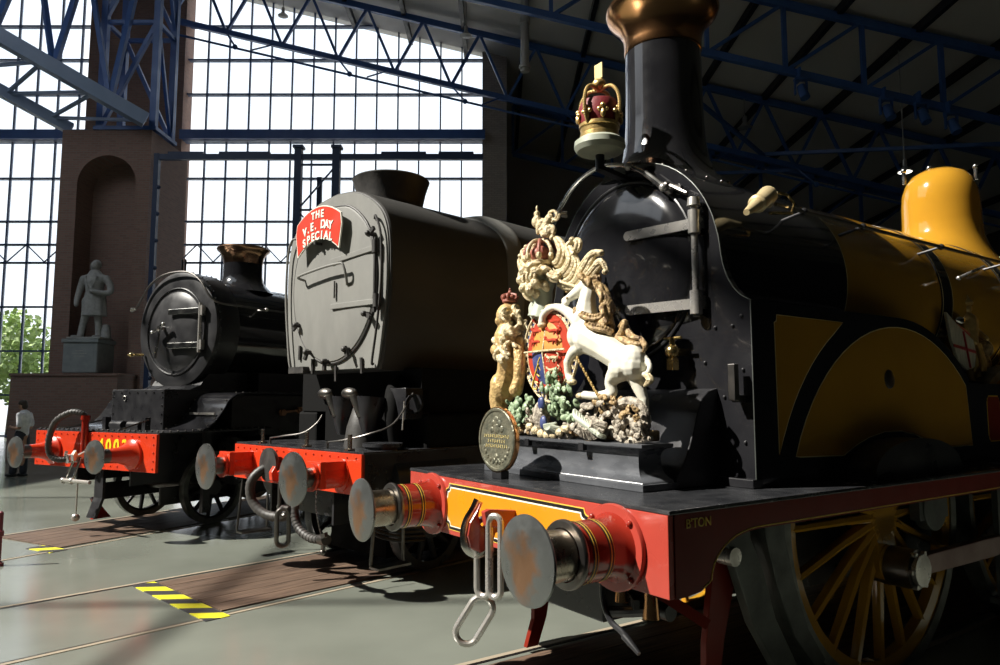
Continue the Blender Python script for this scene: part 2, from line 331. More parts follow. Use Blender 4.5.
def kids(o): return [c for c in bpy.data.objects if c.parent == o]
def copy_tree(o, parent=None):
    c = o.copy(); COL.objects.link(c)
    if parent: c.parent = parent
    for ch in kids(o): copy_tree(ch, c)
    return c
def spline(pts, n=8):                    # Catmull-Rom through points
    P = [Vector(p) for p in pts]; out = []
    for i in range(len(P)-1):
        a = P[max(i-1,0)]; b = P[i]; c = P[i+1]; d = P[min(i+2,len(P)-1)]
        for k in range(n):
            t = k/n; out.append(0.5*((2*b)+(c-a)*t+(2*a-5*b+4*c-d)*t*t+(3*b-a-3*c+d)*t**3))
    out.append(P[-1]); return out
def lerps(v, m):                          # resample a list of radii
    return [v[min(int(i/(m-1)*(len(v)-1)),len(v)-2)]*(1-(i/(m-1)*(len(v)-1)-min(int(i/(m-1)*(len(v)-1)),len(v)-2))) + v[min(int(i/(m-1)*(len(v)-1)),len(v)-2)+1]*(i/(m-1)*(len(v)-1)-min(int(i/(m-1)*(len(v)-1)),len(v)-2)) for i in range(m)]
def arc(cx, cy, r, a0, a1, n=16, ry=None):
    ry = ry or r
    return [(cx+r*math.cos(R(a0+(a1-a0)*i/n)), cy+ry*math.sin(R(a0+(a1-a0)*i/n))) for i in range(n+1)]
def text(name, body, size, m, parent, mw, depth=0.004, label=None, bold=0.0, align='CENTER', sx=1.0):
    c = bpy.data.curves.new(name,'FONT'); c.body = body; c.size = size; c.extrude = depth; c.align_x = align; c.align_y = 'CENTER'; c.offset = bold; c.space_line = 0.8
    o = bpy.data.objects.new(name, c); COL.objects.link(o)
    dg = bpy.context.evaluated_depsgraph_get(); dg.update()
    me = bpy.data.meshes.new_from_object(o.evaluated_get(dg)); bpy.data.objects.remove(o); bpy.data.curves.remove(c)
    me.transform(Matrix.Diagonal((sx,1,1,1)))
    me.materials.clear(); me.materials.append(M[m]); me.name = name
    me.transform(mw)
    o = bpy.data.objects.new(name, me); COL.objects.link(o); o.parent = parent
    if label: o['label'] = label
    return o
# text standing on a front face (reader looks along +L): text x runs toward -S
def front_mw(L, S, Z, tilt=0.0): return Matrix.Translation((L,S,Z)) @ Matrix(((0,0,-1,0),(-1,0,0,0),(0,1,0,0),(0,0,0,1))) @ Matrix.Rotation(tilt,4,'Z')
# text on the side facing -S: text x runs toward +L
def side_mw(L, S, Z): return Matrix.Translation((L,S,Z)) @ Matrix(((1,0,0,0),(0,0,-1,0),(0,1,0,0),(0,0,0,1)))

# ------------------------------------------------------------------ the hall
def struct(mb, name, m, **k): return mb.build(name, m, kind='structure', smooth=0, **k)
struct(MB().box(-30,24,-14,40,-0.3,0.0), 'floor', 'floor')
struct(MB().box(-80,-30.2,-20,90,-0.5,-0.2).box(-30.2,60,40.2,90,-0.5,-0.2).box(-30.2,0.3,28.8,40.2,-0.3,-0.02), 'ground', 'concrete_out')
def roofz(x): return 15.75-0.245*x if x > -16 else 19.67+0.245*(x+16)
# right and left slopes; unseen opening left unglazed, shaped to steer the sun
mb = MB()
def slab(x0,x1,y0,y1): mb.prism([(x0,roofz(x0)),(x1,roofz(x1)),(x1,roofz(x1)+0.3),(x0,roofz(x0)+0.3)], 'y', y0, y1)
slab(-8.5,0.27,-14,28.4); slab(0.27,24,-14,40)
slab(-16,-8.5,13,28.4); slab(-16,-8.5,-14,-1.2); slab(-11.5,-8.5,-1.2,2.8); slab(-11.5,-8.5,8.0,13); slab(-30,-16,13,28.4); slab(-30,-16,-14,-1.2); slab(-30,-27,-1.2,13)
struct(mb, 'ceiling', 'roof')
mb = MB()  # unseen bars across the roof opening, added for the shadows they throw
for y in (2.6,9.5): mb.bar((-27,y,roofz(-27)),(-16,y,roofz(-16)),0.09,0.14).bar((-16,y,roofz(-16)),(-8.5,y,roofz(-8.5)),0.09,0.14)
mb.bar((-16,-3,roofz(-16)),(-16,13,roofz(-16)),0.12,0.2).bar((-21,-3,roofz(-21)),(-21,13,roofz(-21)),0.08,0.12)
struct(mb, 'trim_1', 'bluesteel')
struct(MB().box(-30.3,-30,-14,29,-0.3,16.5), 'wall_left', 'darkwall')
struct(MB().box(24,24.3,-14,40,-0.3,12), 'wall_right', 'darkwall')
struct(MB().box(-30,24,-14.3,-14,-0.3,20), 'wall_front', 'darkwall')
struct(MB().box(0.27,24,38,38.4,-0.3,16), 'wall_back', 'palewall')
struct(MB().box(-0.69,0.27,27.9,38.2,-0.1,16.5), 'wall_pier', 'brick2')
struct(MB().box(-16.6,-12.72,27.6,28.4,-0.1,19.9), 'wall_tower', 'brick')
# windows: bars at the real spacing, panes behind them
ZB = [0.35,1.94,3.66,5.41,7.18,7.91,8.85,10.61,12.3,14.12,15.58,17.02,18.4]
def window(n, x0, x1, ztop):
    mb = MB(); x = -0.69
    xs = []
    while x > x0:
        if x <= x1+0.01: xs.append(x)
        x -= 0.865
    for x in xs: mb.box(x-0.027,x+0.027,27.95,28.06,0,ztop(x))
    for z in ZB:
        t = 0.03 if z != 12.3 else 0.20
        mb.box(x0,x1,27.90 if z!=12.3 else 27.7,28.12,z-t,z+t)
    o = struct(mb, 'window_%d'%n, 'framebar')
    g = MB()
    for i in range(len(xs)-1): g.box(xs[i+1]+0.036,xs[i]-0.036,28.02,28.03,0.4,ztop(xs[i+1])-0.1)
    p = g.build('glass', 'glass', o, smooth=0)
window(1, -12.72, -0.69, lambda x: roofz(x)+0.1)
window(2, -30, -16.6, lambda x: roofz(x)+0.1)
mb = MB()
for k in range(9):          # zig-zag lacing between the two lower bars on each window
    for (a,b) in ((-12.72,-0.69),(-30,-16.6)):
        w = (b-a)/9; x = a+k*w
        mb.bar((x,27.9,7.2),(x+w/2,27.9,7.9),0.04); mb.bar((x+w/2,27.9,7.9),(x+w,27.9,7.2),0.04)
struct(mb, 'trim_2', 'framebar')
mb = MB(); mb.box(-12.8,-0.6,27.55,27.7,12.12,12.5); mb.box(-30,-16.5,27.55,27.7,12.12,12.5); struct(mb, 'trim_3', 'bluesteel')

# niche block with an arched recess, and the brick base in front of it
def niche():
    x0,x1,y0,y1,zt = -13.93,-11.09,22.0,24.6,10.31
    a0,a1,zs,rd = -13.38,-11.52,8.55,0.9
    r = (a1-a0)/2; cx = (a0+a1)/2
    mb = MB()
    A = [(a1,0.0)] + [(cx+r*math.cos(R(t)), zs+r*math.sin(R(t))) for t in range(0,181,10)] + [(a0,0.0)]
    outer = [(x0,0.0),(x0,zt),(x1,zt),(x1,0.0)]
    mb.add([(p[0],y0,p[1]) for p in outer+A], [tuple(range(len(outer+A)))])
    n = len(A)
    mb.add([(p[0],y0,p[1]) for p in A]+[(p[0],y0+rd,p[1]) for p in A], [(i,i+1,n+i+1,n+i) for i in range(n-1)])
    mb.add([(p[0],y0+rd,p[1]) for p in A], [tuple(range(n))])
    mb.add([(x1,y0,0),(x1,y1,0),(x1,y1,zt),(x1,y0,zt)], [(0,1,2,3)]); mb.add([(x0,y0,0),(x0,y1,0),(x0,y1,zt),(x0,y0,zt)], [(0,1,2,3)])
    mb.add([(x0,y0,zt),(x1,y0,zt),(x1,y1,zt),(x0,y1,zt)], [(0,1,2,3)]); mb.add([(x0,y1,0),(x1,y1,0),(x1,y1,zt),(x0,y1,zt)], [(0,1,2,3)])
    struct(mb, 'wall_niche', 'brick')
niche()
struct(MB().box(-14.33,-11.2,20.9,22.0,0,2.45).box(-14.36,-11.17,20.86,22.03,2.45,2.52), 'wall_niche_base', 'brick')

# blue lattice tower standing on the niche block
def lattice_tower():
    t = empty('lattice_column', (-11.95,22.6,10.31), 0, 'dark blue lattice steel column standing on top of the brick niche block', 'column')
    pts = [(-0.85,-0.5),(0.85,-0.5),(0.85,0.7),(-0.85,0.7)]; H = 7.4
    for (x,y) in pts: MB().box(x-0.1,x+0.1,y-0.1,y+0.1,0,H).build('post','bluesteel',t,smooth=0)
    mb = MB()
    for k in range(2):
        for i in range(4):
            a = pts[i]; b = pts[(i+1)%4]; z0 = k*H/2; z1 = (k+1)*H/2
            mb.bar((*a,z0+0.1),(*b,z1),0.13) if i%2 == 0 else mb.bar((*b,z0+0.1),(*a,z1),0.10)
            mb.bar((*a,z1-0.05),(*b,z1-0.05),0.12)
    mb.build('bracing','bluesteel',t,smooth=0)
    MB().box(-1.0,1.0,-0.65,0.85,0,0.12).build('base_plate','bluesteel',t,smooth=0)
lattice_tower()
def raking_girder():
    t = empty('raking_girder', (-11.5,21.7,10.45), 0, 'broad blue lattice girder raking down from upper left onto the niche block', 'girder')
    A = Vector((0,0,0)); d = Vector((-5.3,-3.2,2.72))
    # two chords, upper bright one and lower one further left, laced together
    U0 = Vector((0.35,0,0.05)); U1 = U0+d*1.35
    L0 = Vector((-2.35,0.6,0.0)); L1 = L0+d*1.15
    MB().bar(U0,U1,0.34,0.42).build('upper_chord','bluelt',t,smooth=0)
    MB().bar(L0,L1,0.30,0.34).build('lower_chord','bluelt',t,smooth=0)
    mb = MB(); n = 6
    for k in range(n):
        a = U0.lerp(U1,k/n); b = L0.lerp(L1,(k+0.5)/n); c = U0.lerp(U1,(k+1)/n)
        mb.bar(a,b,0.09); mb.bar(b,c,0.09)
    mb.build('lacing','bluelt',t,smooth=0)
    mb = MB()
    T0 = Vector((-0.5,0.7,5.0)); T1 = T0+Vector((-7,-2.5,2.6))
    mb.bar(T0,T1,0.26)
    for k in range(5):
        a = T0.lerp(T1,k/5); b = U0.lerp(U1,0.12+k/5.5); mb.bar(a,b,0.16)
        c = T0.lerp(T1,(k+1)/5); mb.bar(b,c,0.14)
    mb.build('upper_frame','bluesteel',t,smooth=0)
raking_girder()

# roof trusses
def truss(Y, x0, x1, ztop, depth, panel, rod=False, label=''):
    t = empty('roof_truss', (x0,Y,0), 0, label, 'roof truss', 'blue steel trusses under the sloping roof')
    z = lambda x: ztop-0.245*(x+x0)
    n = int((x1-x0)/panel)
    MB().bar((0,0,z(0)),(n*panel,0,z(n*panel)),0.16,0.24).build('top_chord','bluesteel',t,smooth=0)
    MB().bar((0,0,z(0)-depth),(n*panel,0,z(n*panel)-depth),0.16,0.20).build('bottom_chord','bluesteel',t,smooth=0)
    mb = MB()
    for k in range(n):
        a = k*panel; b = (k+1)*panel
        if rod:
            m_ = (a+b)/2; mb.bar((a,0,z(a)-depth),(m_,0,z(m_)),0.10); mb.bar((m_,0,z(m_)),(b,0,z(b)-depth),0.10)
        else:
            mb.bar((a,0,z(a)-depth),(a,0,z(a)),0.12); mb.bar((a,0,z(a)-depth),(b,0,z(b)),0.10)
    mb.build('web','bluesteel',t,smooth=0)
    if rod:
        mb = MB(); mb.cyl((0,-0.5,z(0)-depth-0.75),(n*panel,-0.5,z(n*panel)-depth-0.65),0.045,n=8)
        for k in range(1,n,2):
            a = k*panel; mb.bar((a,0,z(a)-depth),(a+0.55,-0.5,z(a+0.55)-depth-0.68),0.05); mb.bar((a+1.9,0,z(a+1.9)-depth),(a+1.2,-0.5,z(a+1.2)-depth-0.66),0.05)
            mb.ball((a+0.55,-0.5,z(a+0.55)-depth-0.7),0.10,8,6)
        mb.build('tie_rod','bluesteel',t)
truss(26.0,-12.6,20,15.45,2.3,2.15,True,'blue steel truss in front of the tall window with tie rod below')
truss(20.0,-9.9,22,15.40,2.05,2.28,False,'blue roof truss nearest the camera at upper right, behind the copper chimney top')
truss(32.0,0.6,23,15.50,2.3,2.28,False,'blue roof truss deep in the dark right bay of the hall')
mb = MB()
for x in [-5.95+2.275*i for i in range(13)]: mb.bar((x,-2,roofz(x)-0.18),(x,38 if x > 0.3 else 28.2,roofz(x)-0.18),0.16,0.26)

struct(mb, 'trim_4', 'purlin')
# sub-trusses seen edge-on between the main ones
mb = MB()
for (x0,y0,x1,y1) in ((3.3,20,9.9,26),(9.9,26,16.7,20),(3.3,26,9.9,32),(5.5,32,12.1,26)):
    mb.bar((x0,y0,15.4-0.245*x0-2.05),(x1,y1,15.4-0.245*x1-2.1),0.12)
struct(mb, 'trim_5', 'bluesteel')

# gantry in front of the window
def gantry():
    t = empty('gantry', (-5.73,21.8,0), 0, 'slim blue gantry tower with long rail crossing the tall window', 'gantry')
    for x in (-0.60,0.60):
        MB().box(x-0.11,x+0.11,-0.11,0.11,0,9.62).box(x-0.16,x+0.16,-0.16,0.16,9.62,9.70).build('post','bluedark',t,smooth=0)
    MB().box(-0.25,-0.10,0.9,1.05,0,9.0).build('post','bluedark',t,smooth=0)
    mb = MB()
    for k in range(6):
        z0 = 0.4+k*1.45; z1 = z0+1.45
        mb.bar((-0.6,0,z0),(0.6,0,z1),0.045) if k%2 else mb.bar((0.6,0,z0),(-0.6,0,z1),0.045)
        mb.bar((-0.6,0,z1),(0.6,0,z1),0.06)
    mb.build('bracing','bluedark',t,smooth=0)
    mb = MB().box(-5.0,5.2,-0.08,0.08,9.26,9.43)
    for a,b in ((-4.7,-3.6),(-3.1,-1.5),(2.0,3.4),(3.8,4.9)): mb.box(a,b,-0.06,0.06,9.43,9.51)
    mb.build('rail','bluedark',t,smooth=0)
    mb = MB().box(-5.12,-4.97,-0.08,0.08,0,9.45)
    for k in range(10): mb.ball((-4.92,-0.1,0.7+k*0.85),0.07,6,5)
    mb.build('post','bluedark',t,smooth=0)
gantry()

# pendant lamps
def pendant(x,y,z,s,lit,label):
    t = empty('pendant_lamp', (x,y,z), 0, label, 'pendant lamp', 'high bay pendant lamps under the roof')
    MB().lathe([(0.0,0.62*s),(0.10*s,0.6*s),(0.12*s,0.4*s),(0.10*s,0.3*s),(0.2*s,0.16*s),(0.36*s,0.02*s),(0.36*s,0)],n=20).build('shade','lampgrey',t)
    MB().lathe([(0,0.03*s),(0.30*s,0.03*s),(0.30*s,-0.01*s),(0,-0.04*s)],n=20).build('lens','lens' if lit else 'lensoff',t)
    MB().cyl((0,0,0.6*s),(0,0,roofz(x)-0.3-z if roofz(x)-0.3-z>0.8 else 0.9),0.02,n=6).build('stem','lampgrey',t)
pendant(12.249, 21.000, 8.605,0.62,True,'small lit hanging lamp just above left of the ochre dome')
pendant(9.229, 26.000, 11.944,0.75,False,'unlit hanging lamp in the dark roof right of the black chimney')
pendant(-1.197, 24.000, 14.504,0.6,False,'pale hanging lamp in front of the top right of the tall window')
pendant(-7.663, 24.000, 15.243,0.5,False,'pale hanging lamp near the top middle of the tall window')
t = empty('flue_pipe', (0.767, 21.000, 11.753), 0, 'grey vertical flue pipe hanging left of the copper chimney cap', 'pipe')
MB().cyl((0,0,0),(0,0,3.4),0.13,n=16).lathe([(0.13,1.55),(0.17,1.55),(0.17,1.7),(0.13,1.7)],n=16).lathe([(0.13,0.1),(0.18,0.1),(0.18,0.2),(0.13,0.2)],n=16).build('pipe','lampgrey',t)
# roof-mounted spot fittings on the near truss
SP = [(800,84),(885,104),(920,108),(950,118)]
for i,(fx,fy) in enumerate([(8.658, 10.820),(11.081, 10.222),(12.082, 10.102),(12.927, 9.805)]):
    t = empty('spotlight', (fx,19.75,fy), 0, ['blue grey spotlight hanging leftmost on the near roof truss','blue grey spotlight hanging second from the left on the near roof truss','blue grey spotlight hanging third from the left on the near roof truss','blue grey spotlight hanging rightmost on the near roof truss'][i], 'spotlight', 'spotlights on the near roof truss')
    MB().cyl((0,0,-0.1),(0.05,-0.15,-0.5),0.12,0.14,12).box(-0.03,0.03,0,0.3,0.1,0.5).build('housing','bluesteel',t)
    MB().box(-0.18,-0.15,-0.05,0.05,-0.35,0.1).box(0.15,0.18,-0.05,0.05,-0.35,0.1).box(-0.18,0.18,-0.08,0.08,0.08,0.14).build('bracket','bluesteel',t,smooth=0)

# outside: trees and a pale building edge
def tree(x,y,h,label):
    t = empty('tree', (x,y,-0.2), 0, label, 'tree', 'trees outside the left window')
    MB().tube([(0,0,0),(0.1,0,h*0.4),(0,0.1,h*0.7)],[0.2,0.15,0.08]).build('trunk','bark',t)
    mb = MB()
    for k in range(1500):
        u = Vector((random.gauss(0,1),random.gauss(0,1),random.gauss(0,1))).normalized()*random.random()**0.4
        c = Vector((u.x*h*0.28,u.y*h*0.27,h*0.62+u.z*h*0.36)); a = Vector((random.gauss(0,1),random.gauss(0,1),random.gauss(0,1))).normalized()*0.16; b = a.orthogonal().normalized()*0.12
        mb.add([tuple(c+a),tuple(c+b),tuple(c-a),tuple(c-b)],[(0,1,2,3)])
    mb.build('foliage','treeleaf',t,smooth=0)
tree(-23.2,34,6.4,'leafy green tree outside the left window, behind the person')
tree(-19.6,33,5.2,'lower green tree outside the left window, nearer the brick pier')
tree(-27.4,34,6.8,'taller green tree outside at the left edge of the window')

# ------------------------------------------------------------------ floor tracks, boards, hazard strips
TH = [R(90-55.382), R(90-43.727), R(90-28.774)]
ORG = [(0.04617,4.12169,0), (-2.42667,6.87698,0), (-5.66298,9.07886,0)]
for i,(th,og) in enumerate(zip(TH,ORG)):
    mb = MB(); x0 = (-6,-6,-7)[i]
    for s in (-0.78,0.78):
        mb.box(x0,14,s-0.022,s+0.022,-0.02,0.005)
    o = struct(mb, 'rails_%d'%(i+1), 'railedge'); o.location = og; o.rotation_euler = (0,0,th)
    mb = MB()
    for s in (-0.745,0.745): mb.box(x0,14,s-0.013,s+0.013,-0.02,0.003)
    o = struct(mb, 'rail_grooves_%d'%(i+1), 'blackline'); o.location = og; o.rotation_euler = (0,0,th)
for i,x0,lb in ((1,-0.5,'worn brown timber boards between the rails under the grey locomotive'),(2,-0.20,'worn dark timber boards between the rails under the leftmost locomotive'),(0,0.3,'dark timber boards between the rails under the ochre locomotive')):
    mb = MB(); y = -0.67
    for k in range(6): mb.box(x0,9,y,y+0.214,0,0.012); y += 0.2235
    o = mb.build('timber_boards','timber',smooth=0,label=lb); o['category'] = 'floor boards'; o.location = ORG[i]; o.rotation_euler = (0,0,TH[i])
    if i:
        o = MB().box(x0-0.21,x0-0.01,-0.84,0.73 if i == 1 else -0.35,0,0.006).build('hazard_strip','hazard',smooth=0,label='yellow and black hazard strip on the floor before the '+('grey' if i==1 else 'leftmost')+' locomotive'); o['category'] = 'hazard marking'; o.location = ORG[i]; o.rotation_euler = (0,0,TH[i])

# ================================================================== LOCOMOTIVE 1: ochre, nearest
E1 = empty('locomotive', ORG[0], TH[0], 'ochre and black steam locomotive nearest the camera with copper chimney cap', 'locomotive')
PZ = 1.2556; HW = 1.204
MB().box(0.0,7.6,-HW,HW,PZ-0.02,PZ).build('running_plate','platform',E1,smooth=0,bevel=0.004)
bm1 = MB().box(0.0,0.035,-HW+0.01,HW-0.01,0.879,PZ-0.021).build('buffer_beam','red_old',E1,smooth=0,bevel=0.004)
def notched(s0,s1,z0,z1,c,n=5):      # panel outline with incurved stepped corners
    p = []
    for (cx,cy,a0) in ((s1,z1,180),(s0,z1,270),(s0,z0,0),(s1,z0,90)):
        sx_ = -1 if cx == s1 else 1; sy_ = -1 if cy == z1 else 1
        # small convex shoulder, concave bite
        pts = [(cx, cy+sy_*c*1.5)] + [(cx+sx_*c*0.35*math.sin(R(90*k/n)), cy+sy_*(c*1.5-c*0.9*(1-math.cos(R(90*k/n))))) for k in range(1,n+1)] + [(cx+sx_*c*(0.55+0.45*math.sin(R(90*k/n))), cy+sy_*c*(0.55*(math.cos(R(90*k/n))))) for k in range(0,n+1)]
        if cx == s1 and cy == z1 or cx == s0 and cy == z0: p += pts
        else: p += pts[::-1]
    return p
for k,(g,mm,nm) in enumerate(((0.040,'cream','yellow_lining'),(0.033,'blackline','black_lining'),(0.010,'letterwhite','white_lining'),(0.0,'orange','orange_panel'))):
    pl = notched(-0.675-g,0.675+g,0.940-g*0.75,1.172+g*0.75,0.050+g*0.3)
    MB().prism(pl,'x',-0.002-0.0015*k,0.003).build(nm if nm!='cream' else nm,mm if mm!='cream' else 'yline',bm1,smooth=0)
# beam fixing bolts on plate edge
def valance(s):
    poly = [(0.036,PZ-0.021),(7.6,PZ-0.021),(7.6,1.115),(0.62,1.119)] + [(0.62-0.36*math.sin(R(t)),1.119-0.20*(1-math.cos(R(t)))) for t in range(10,91,10)] + [(0.20,0.89),(0.10,0.879),(0.036,0.879)]
    a,b = (s*HW-s*0.03, s*(HW-0.004))
    o = MB().prism(poly,'y',min(a,b),max(a,b)).build('valance','maroon',E1,smooth=0)
    ln = [(7.6,0,1.127),(0.62,0,1.130)] + [(0.62-0.35*math.sin(R(t)),0,1.130-0.20*(1-math.cos(R(t)))) for t in range(10,91,10)] + [(0.21,0,0.90)]
    MB().tube([(p[0]+0.0,s*(HW-0.004),p[2]) for p in ln],0.0035,6).build('lining','yline',o)
    return o
vr = valance(-1); valance(1)
text('lettering',"B'TON",0.058,'yline',vr,side_mw(0.19,-HW+0.002,1.188),0.002)
def buffer1(s):
    t = MB().lathe([(0.0,0.0),(0.19,0.0),(0.19,0.018),(0.162,0.024),(0.150,0.04),(0.142,0.07),(0.138,0.11),(0.138,0.30),(0.0,0.30)],(0.0,s,1.05),(-1,0,0),40).build('buffer','red_dk',E1)
    MB().lathe([(0.150,0.026),(0.196,0.024),(0.200,0.018),(0.200,0.0)],(0.0,s,1.05),(-1,0,0),40).build('flange','red_old',t)
    for a in (0.15,0.245):
        MB().lathe([(0.1392,a-0.012),(0.1392,a+0.012)],(0,s,1.05),(-1,0,0),40,False).build('black_lining','blackline',t)
        MB().lathe([(0.1400,a-0.003),(0.1400,a+0.003)],(0,s,1.05),(-1,0,0),40,False).build('yellow_lining','yline',t)
        MB().lathe([(0.1398,a-0.018),(0.1398,a-0.015)],(0,s,1.05),(-1,0,0),40,False).build('yellow_lining','yline',t)
    MB().lathe([(0.115,0.285),(0.148,0.287),(0.153,0.295),(0.153,0.308),(0.148,0.316),(0.118,0.318)],(0,s,1.05),(-1,0,0),40,False).build('collar','steel_dk',t)
    MB().lathe([(0.113,0.30),(0.113,0.475),(0.125,0.492)],(0,s,1.05),(-1,0,0),36).build('plunger','steel_warm',t,label='bare steel buffer plunger')
    h = MB().lathe([(0.0,0.0),(0.10,0.0),(0.188,0.012),(0.194,0.02),(0.192,0.028),(0.10,0.046),(0.0,0.050)],(0,0,0),(-1,0,0),48)
    h = h.build('buffer_head','bufface',t,label='round steel buffer head with rusty centre'); h.location = (-0.49,s,1.05)
    for k in range(4):
        a = R(45+90*k); MB().ball((-0.03,s+0.178*math.cos(a),1.05+0.178*math.sin(a)),(0.012,0.016,0.016),8,6).build('bolt','red_dk',t)
buffer1(-0.864); buffer1(0.864)
# draw hook and links
hk = MB().prism([(0.0,1.00),(-0.10,1.00),(-0.13,0.93),(-0.20,0.90),(-0.265,0.935),(-0.285,1.00),(-0.27,1.07),(-0.225,1.13),(-0.20,1.175),(-0.215,1.10),(-0.20,1.05),(-0.165,1.03),(-0.13,1.06),(-0.12,1.11),(0.0,1.11)],'y',-0.028,0.028).build('draw_hook','red_old',E1,smooth=0,bevel=0.008,label='orange red painted drawhook with bare steel edge')
MB().tube(spline([(-0.13,0,0.93),(-0.20,0,0.90),(-0.268,0,0.935),(-0.287,0,1.00),(-0.272,0,1.07),(-0.228,0,1.13),(-0.20,0,1.18)],5),0.033,8,flat=0.35).build('hook_edge','steel_lt',hk)
def link(c,w,h,r,rot,name='chain_link',m='steel',parent=None):
    pts = [Vector((0,w*math.cos(R(a)),h+w*math.sin(R(a)))) for a in range(0,181,15)]+[Vector((0,w*math.cos(R(a)),-h+w*math.sin(R(a)))) for a in range(180,361,15)]
    q = Matrix.Rotation(rot[2],3,'Z') @ Matrix.Rotation(rot[1],3,'Y') @ Matrix.Rotation(rot[0],3,'X')
    return MB().tube([q @ p + Vector(c) for p in pts],r,10,closed=True).build(name,m,parent or E1)
link((-0.17,-0.005,0.87),0.042,0.165,0.018,(0,0,R(25)),parent=hk)
link((-0.17,-0.115,0.895),0.038,0.175,0.018,(0,0,R(25)),parent=hk)
link((-0.20,0.04,0.53),0.062,0.075,0.018,(R(32),0,R(55)),parent=hk)
MB().prism([(0.0,1.03),(-0.08,1.03),(-0.20,1.05),(-0.215,1.13),(-0.18,1.14),(0.0,1.12)],'y',-0.085,-0.045).build('side_lug','red_old',hk,smooth=0,bevel=0.006)

# smokebox front plate with flared feet
SL = 0.975
def flare(r=0.745,zc=2.55,hw=0.938):
    sp_ = spline([(-hw,0,2.285),(-0.872,0,2.325),(-0.815,0,2.39),(-0.775,0,2.47),(-0.752,0,2.56),(-0.735,0,2.68),(-0.700,0,2.805)],3)
    right = [(-hw,PZ)]+[(p.x,p.z) for p in sp_]
    a = [(r*math.cos(R(t)), zc+r*math.sin(R(t))) for t in range(156,23,-6)]
    return right + a + [(-x,z) for x,z in right[::-1]]
sb = MB().prism(flare(),'x',SL,SL+0.05).build('smokebox_front','black',E1,smooth=30)
fl = flare()
MB().tube([(SL+0.003,s,z) for s,z in fl],0.004,8).build('edge_beading','frameplate',sb)
MB().lathe([(0.735,0.0),(0.735,1.25)],(SL+0.04,0,2.55),(1,0,0),72).build('smokebox','black',E1)
# door: domed disc
dr = MB().lathe([(0.0,0.095),(0.2,0.09),(0.38,0.074),(0.50,0.05),(0.56,0.028),(0.585,0.008),(0.59,0.0),(0.59,-0.02)],(SL,0.03,2.58),(-1,0,0),72).build('smokebox_door','black',sb,label='domed round black smokebox door')
MB().tube([(SL-0.005,0.03+0.60*math.cos(R(a)),2.58+0.60*math.sin(R(a))) for a in range(0,360,6)],0.012,8,closed=True).build('door_ring','black2',sb)
for (z0,z1) in ((2.784,2.789),(2.303,2.317)):
    MB().bar((SL-0.105,-0.115,z0),(SL-0.04,-0.60,z0-0.005),0.022,0.062).cyl((SL-0.095,-0.115,z0),(SL-0.116,-0.118,z0),0.031,n=20).build('strap_hinge','steel',sb,label='long bare steel strap hinge',smooth=30)
    MB().cyl((SL-0.055,-0.61,z0-0.07),(SL-0.055,-0.61,z0+0.07),0.036,n=20).box(SL-0.075,SL+0.0,-0.64,-0.61,z0-0.04,z0+0.04).build('hinge_knuckle','steel',sb)
MB().cyl((SL-0.055,-0.61,2.22),(SL-0.055,-0.61,2.90),0.020,n=12).cyl((SL-0.055,-0.61,2.88),(SL-0.055,-0.61,2.93),0.040,0.034,20).build('hinge_pin','steel',sb)
# hand rail over the door
hr = [(SL-0.06,)+p for p in ((0.776, 2.886),(0.655, 3.105),(0.471, 3.263),(0.276, 3.329),(0.094, 3.322),(-0.085, 3.265),(-0.235, 3.178),(-0.327, 3.101),(-0.384, 3.049))]
MB().tube(spline(hr,6),0.016,10).build('hand_rail','steel_lt',sb,label='curved bright steel handrail over the smokebox door')
for (p,q) in ((hr[1],(SL,hr[1][1]-0.03,hr[1][2])),(hr[5],(SL,hr[5][1],hr[5][2])),(hr[8],(SL,hr[8][1],hr[8][2]-0.02))):
    MB().cyl(p,q,0.016,0.026,10).ball(p,0.03,10,7).build('rail_bracket','steel',sb)
MB().tube([hr[6],hr[7],hr[8]],0.022,10).build('rail_sleeve','steel_lt',sb)
MB().bar((SL-0.04,-0.42,3.05),(SL-0.03,-0.50,3.02),0.03,0.03).ball((SL-0.05,-0.40,3.06),0.028,8,6).cyl((SL-0.05,-0.43,3.05),(SL-0.05,-0.56,2.97),0.014,n=8).build('rail_fitting','steel_dk',sb)
# lamp iron, valve, studs on the front plate
MB().box(SL-0.10,SL-0.06,-0.895,-0.85,1.73,1.93).box(SL-0.07,SL,-0.89,-0.85,1.72,1.76).build('lamp_iron','steel_dk',sb,bevel=0.004,smooth=0)
vv = MB().cyl((SL-0.10,-0.46,2.02),(SL-0.10,-0.46,2.10),0.018,n=12).ball((SL-0.10,-0.46,2.02),0.045,14,9).cyl((SL,-0.46,2.02),(SL-0.10,-0.46,2.02),0.022,n=12).box(SL-0.125,SL-0.075,-0.485,-0.435,1.91,1.98)
vv.build('drain_valve','brass',sb,label='small brass valve with crossbar handle')
MB().cyl((SL-0.10,-0.40,2.10),(SL-0.10,-0.53,2.10),0.010,n=8).build('valve_handle','brass',sb)
mb = MB()
for s,z in ((-0.70,2.15),(-0.82,2.15),(-0.70,1.6),(-0.88,1.5),(-0.88,1.9),(-0.88,2.2),(-0.62,1.95),(-0.75,1.75)): mb.ball((SL-0.004,s,z),0.011,8,5)
mb.build('rivets','black2',sb)
MB().box(SL-0.03,SL+0.06,-HW+0.262,HW-0.262,PZ,PZ+0.05).build('foot_angle','black2',sb,smooth=0,bevel=0.006)
# curved cover in front of the smokebox
cv = [(SL,1.80),(0.90,1.785),(0.84,1.74),(0.80,1.66),(0.765,1.56),(0.72,1.46),(0.67,1.38),(0.62,1.32),(0.60,PZ),(SL,PZ)]
MB().prism(cv,'y',-0.70,0.70).build('cylinder_cover','black2',E1,smooth=50,bevel=0.005)

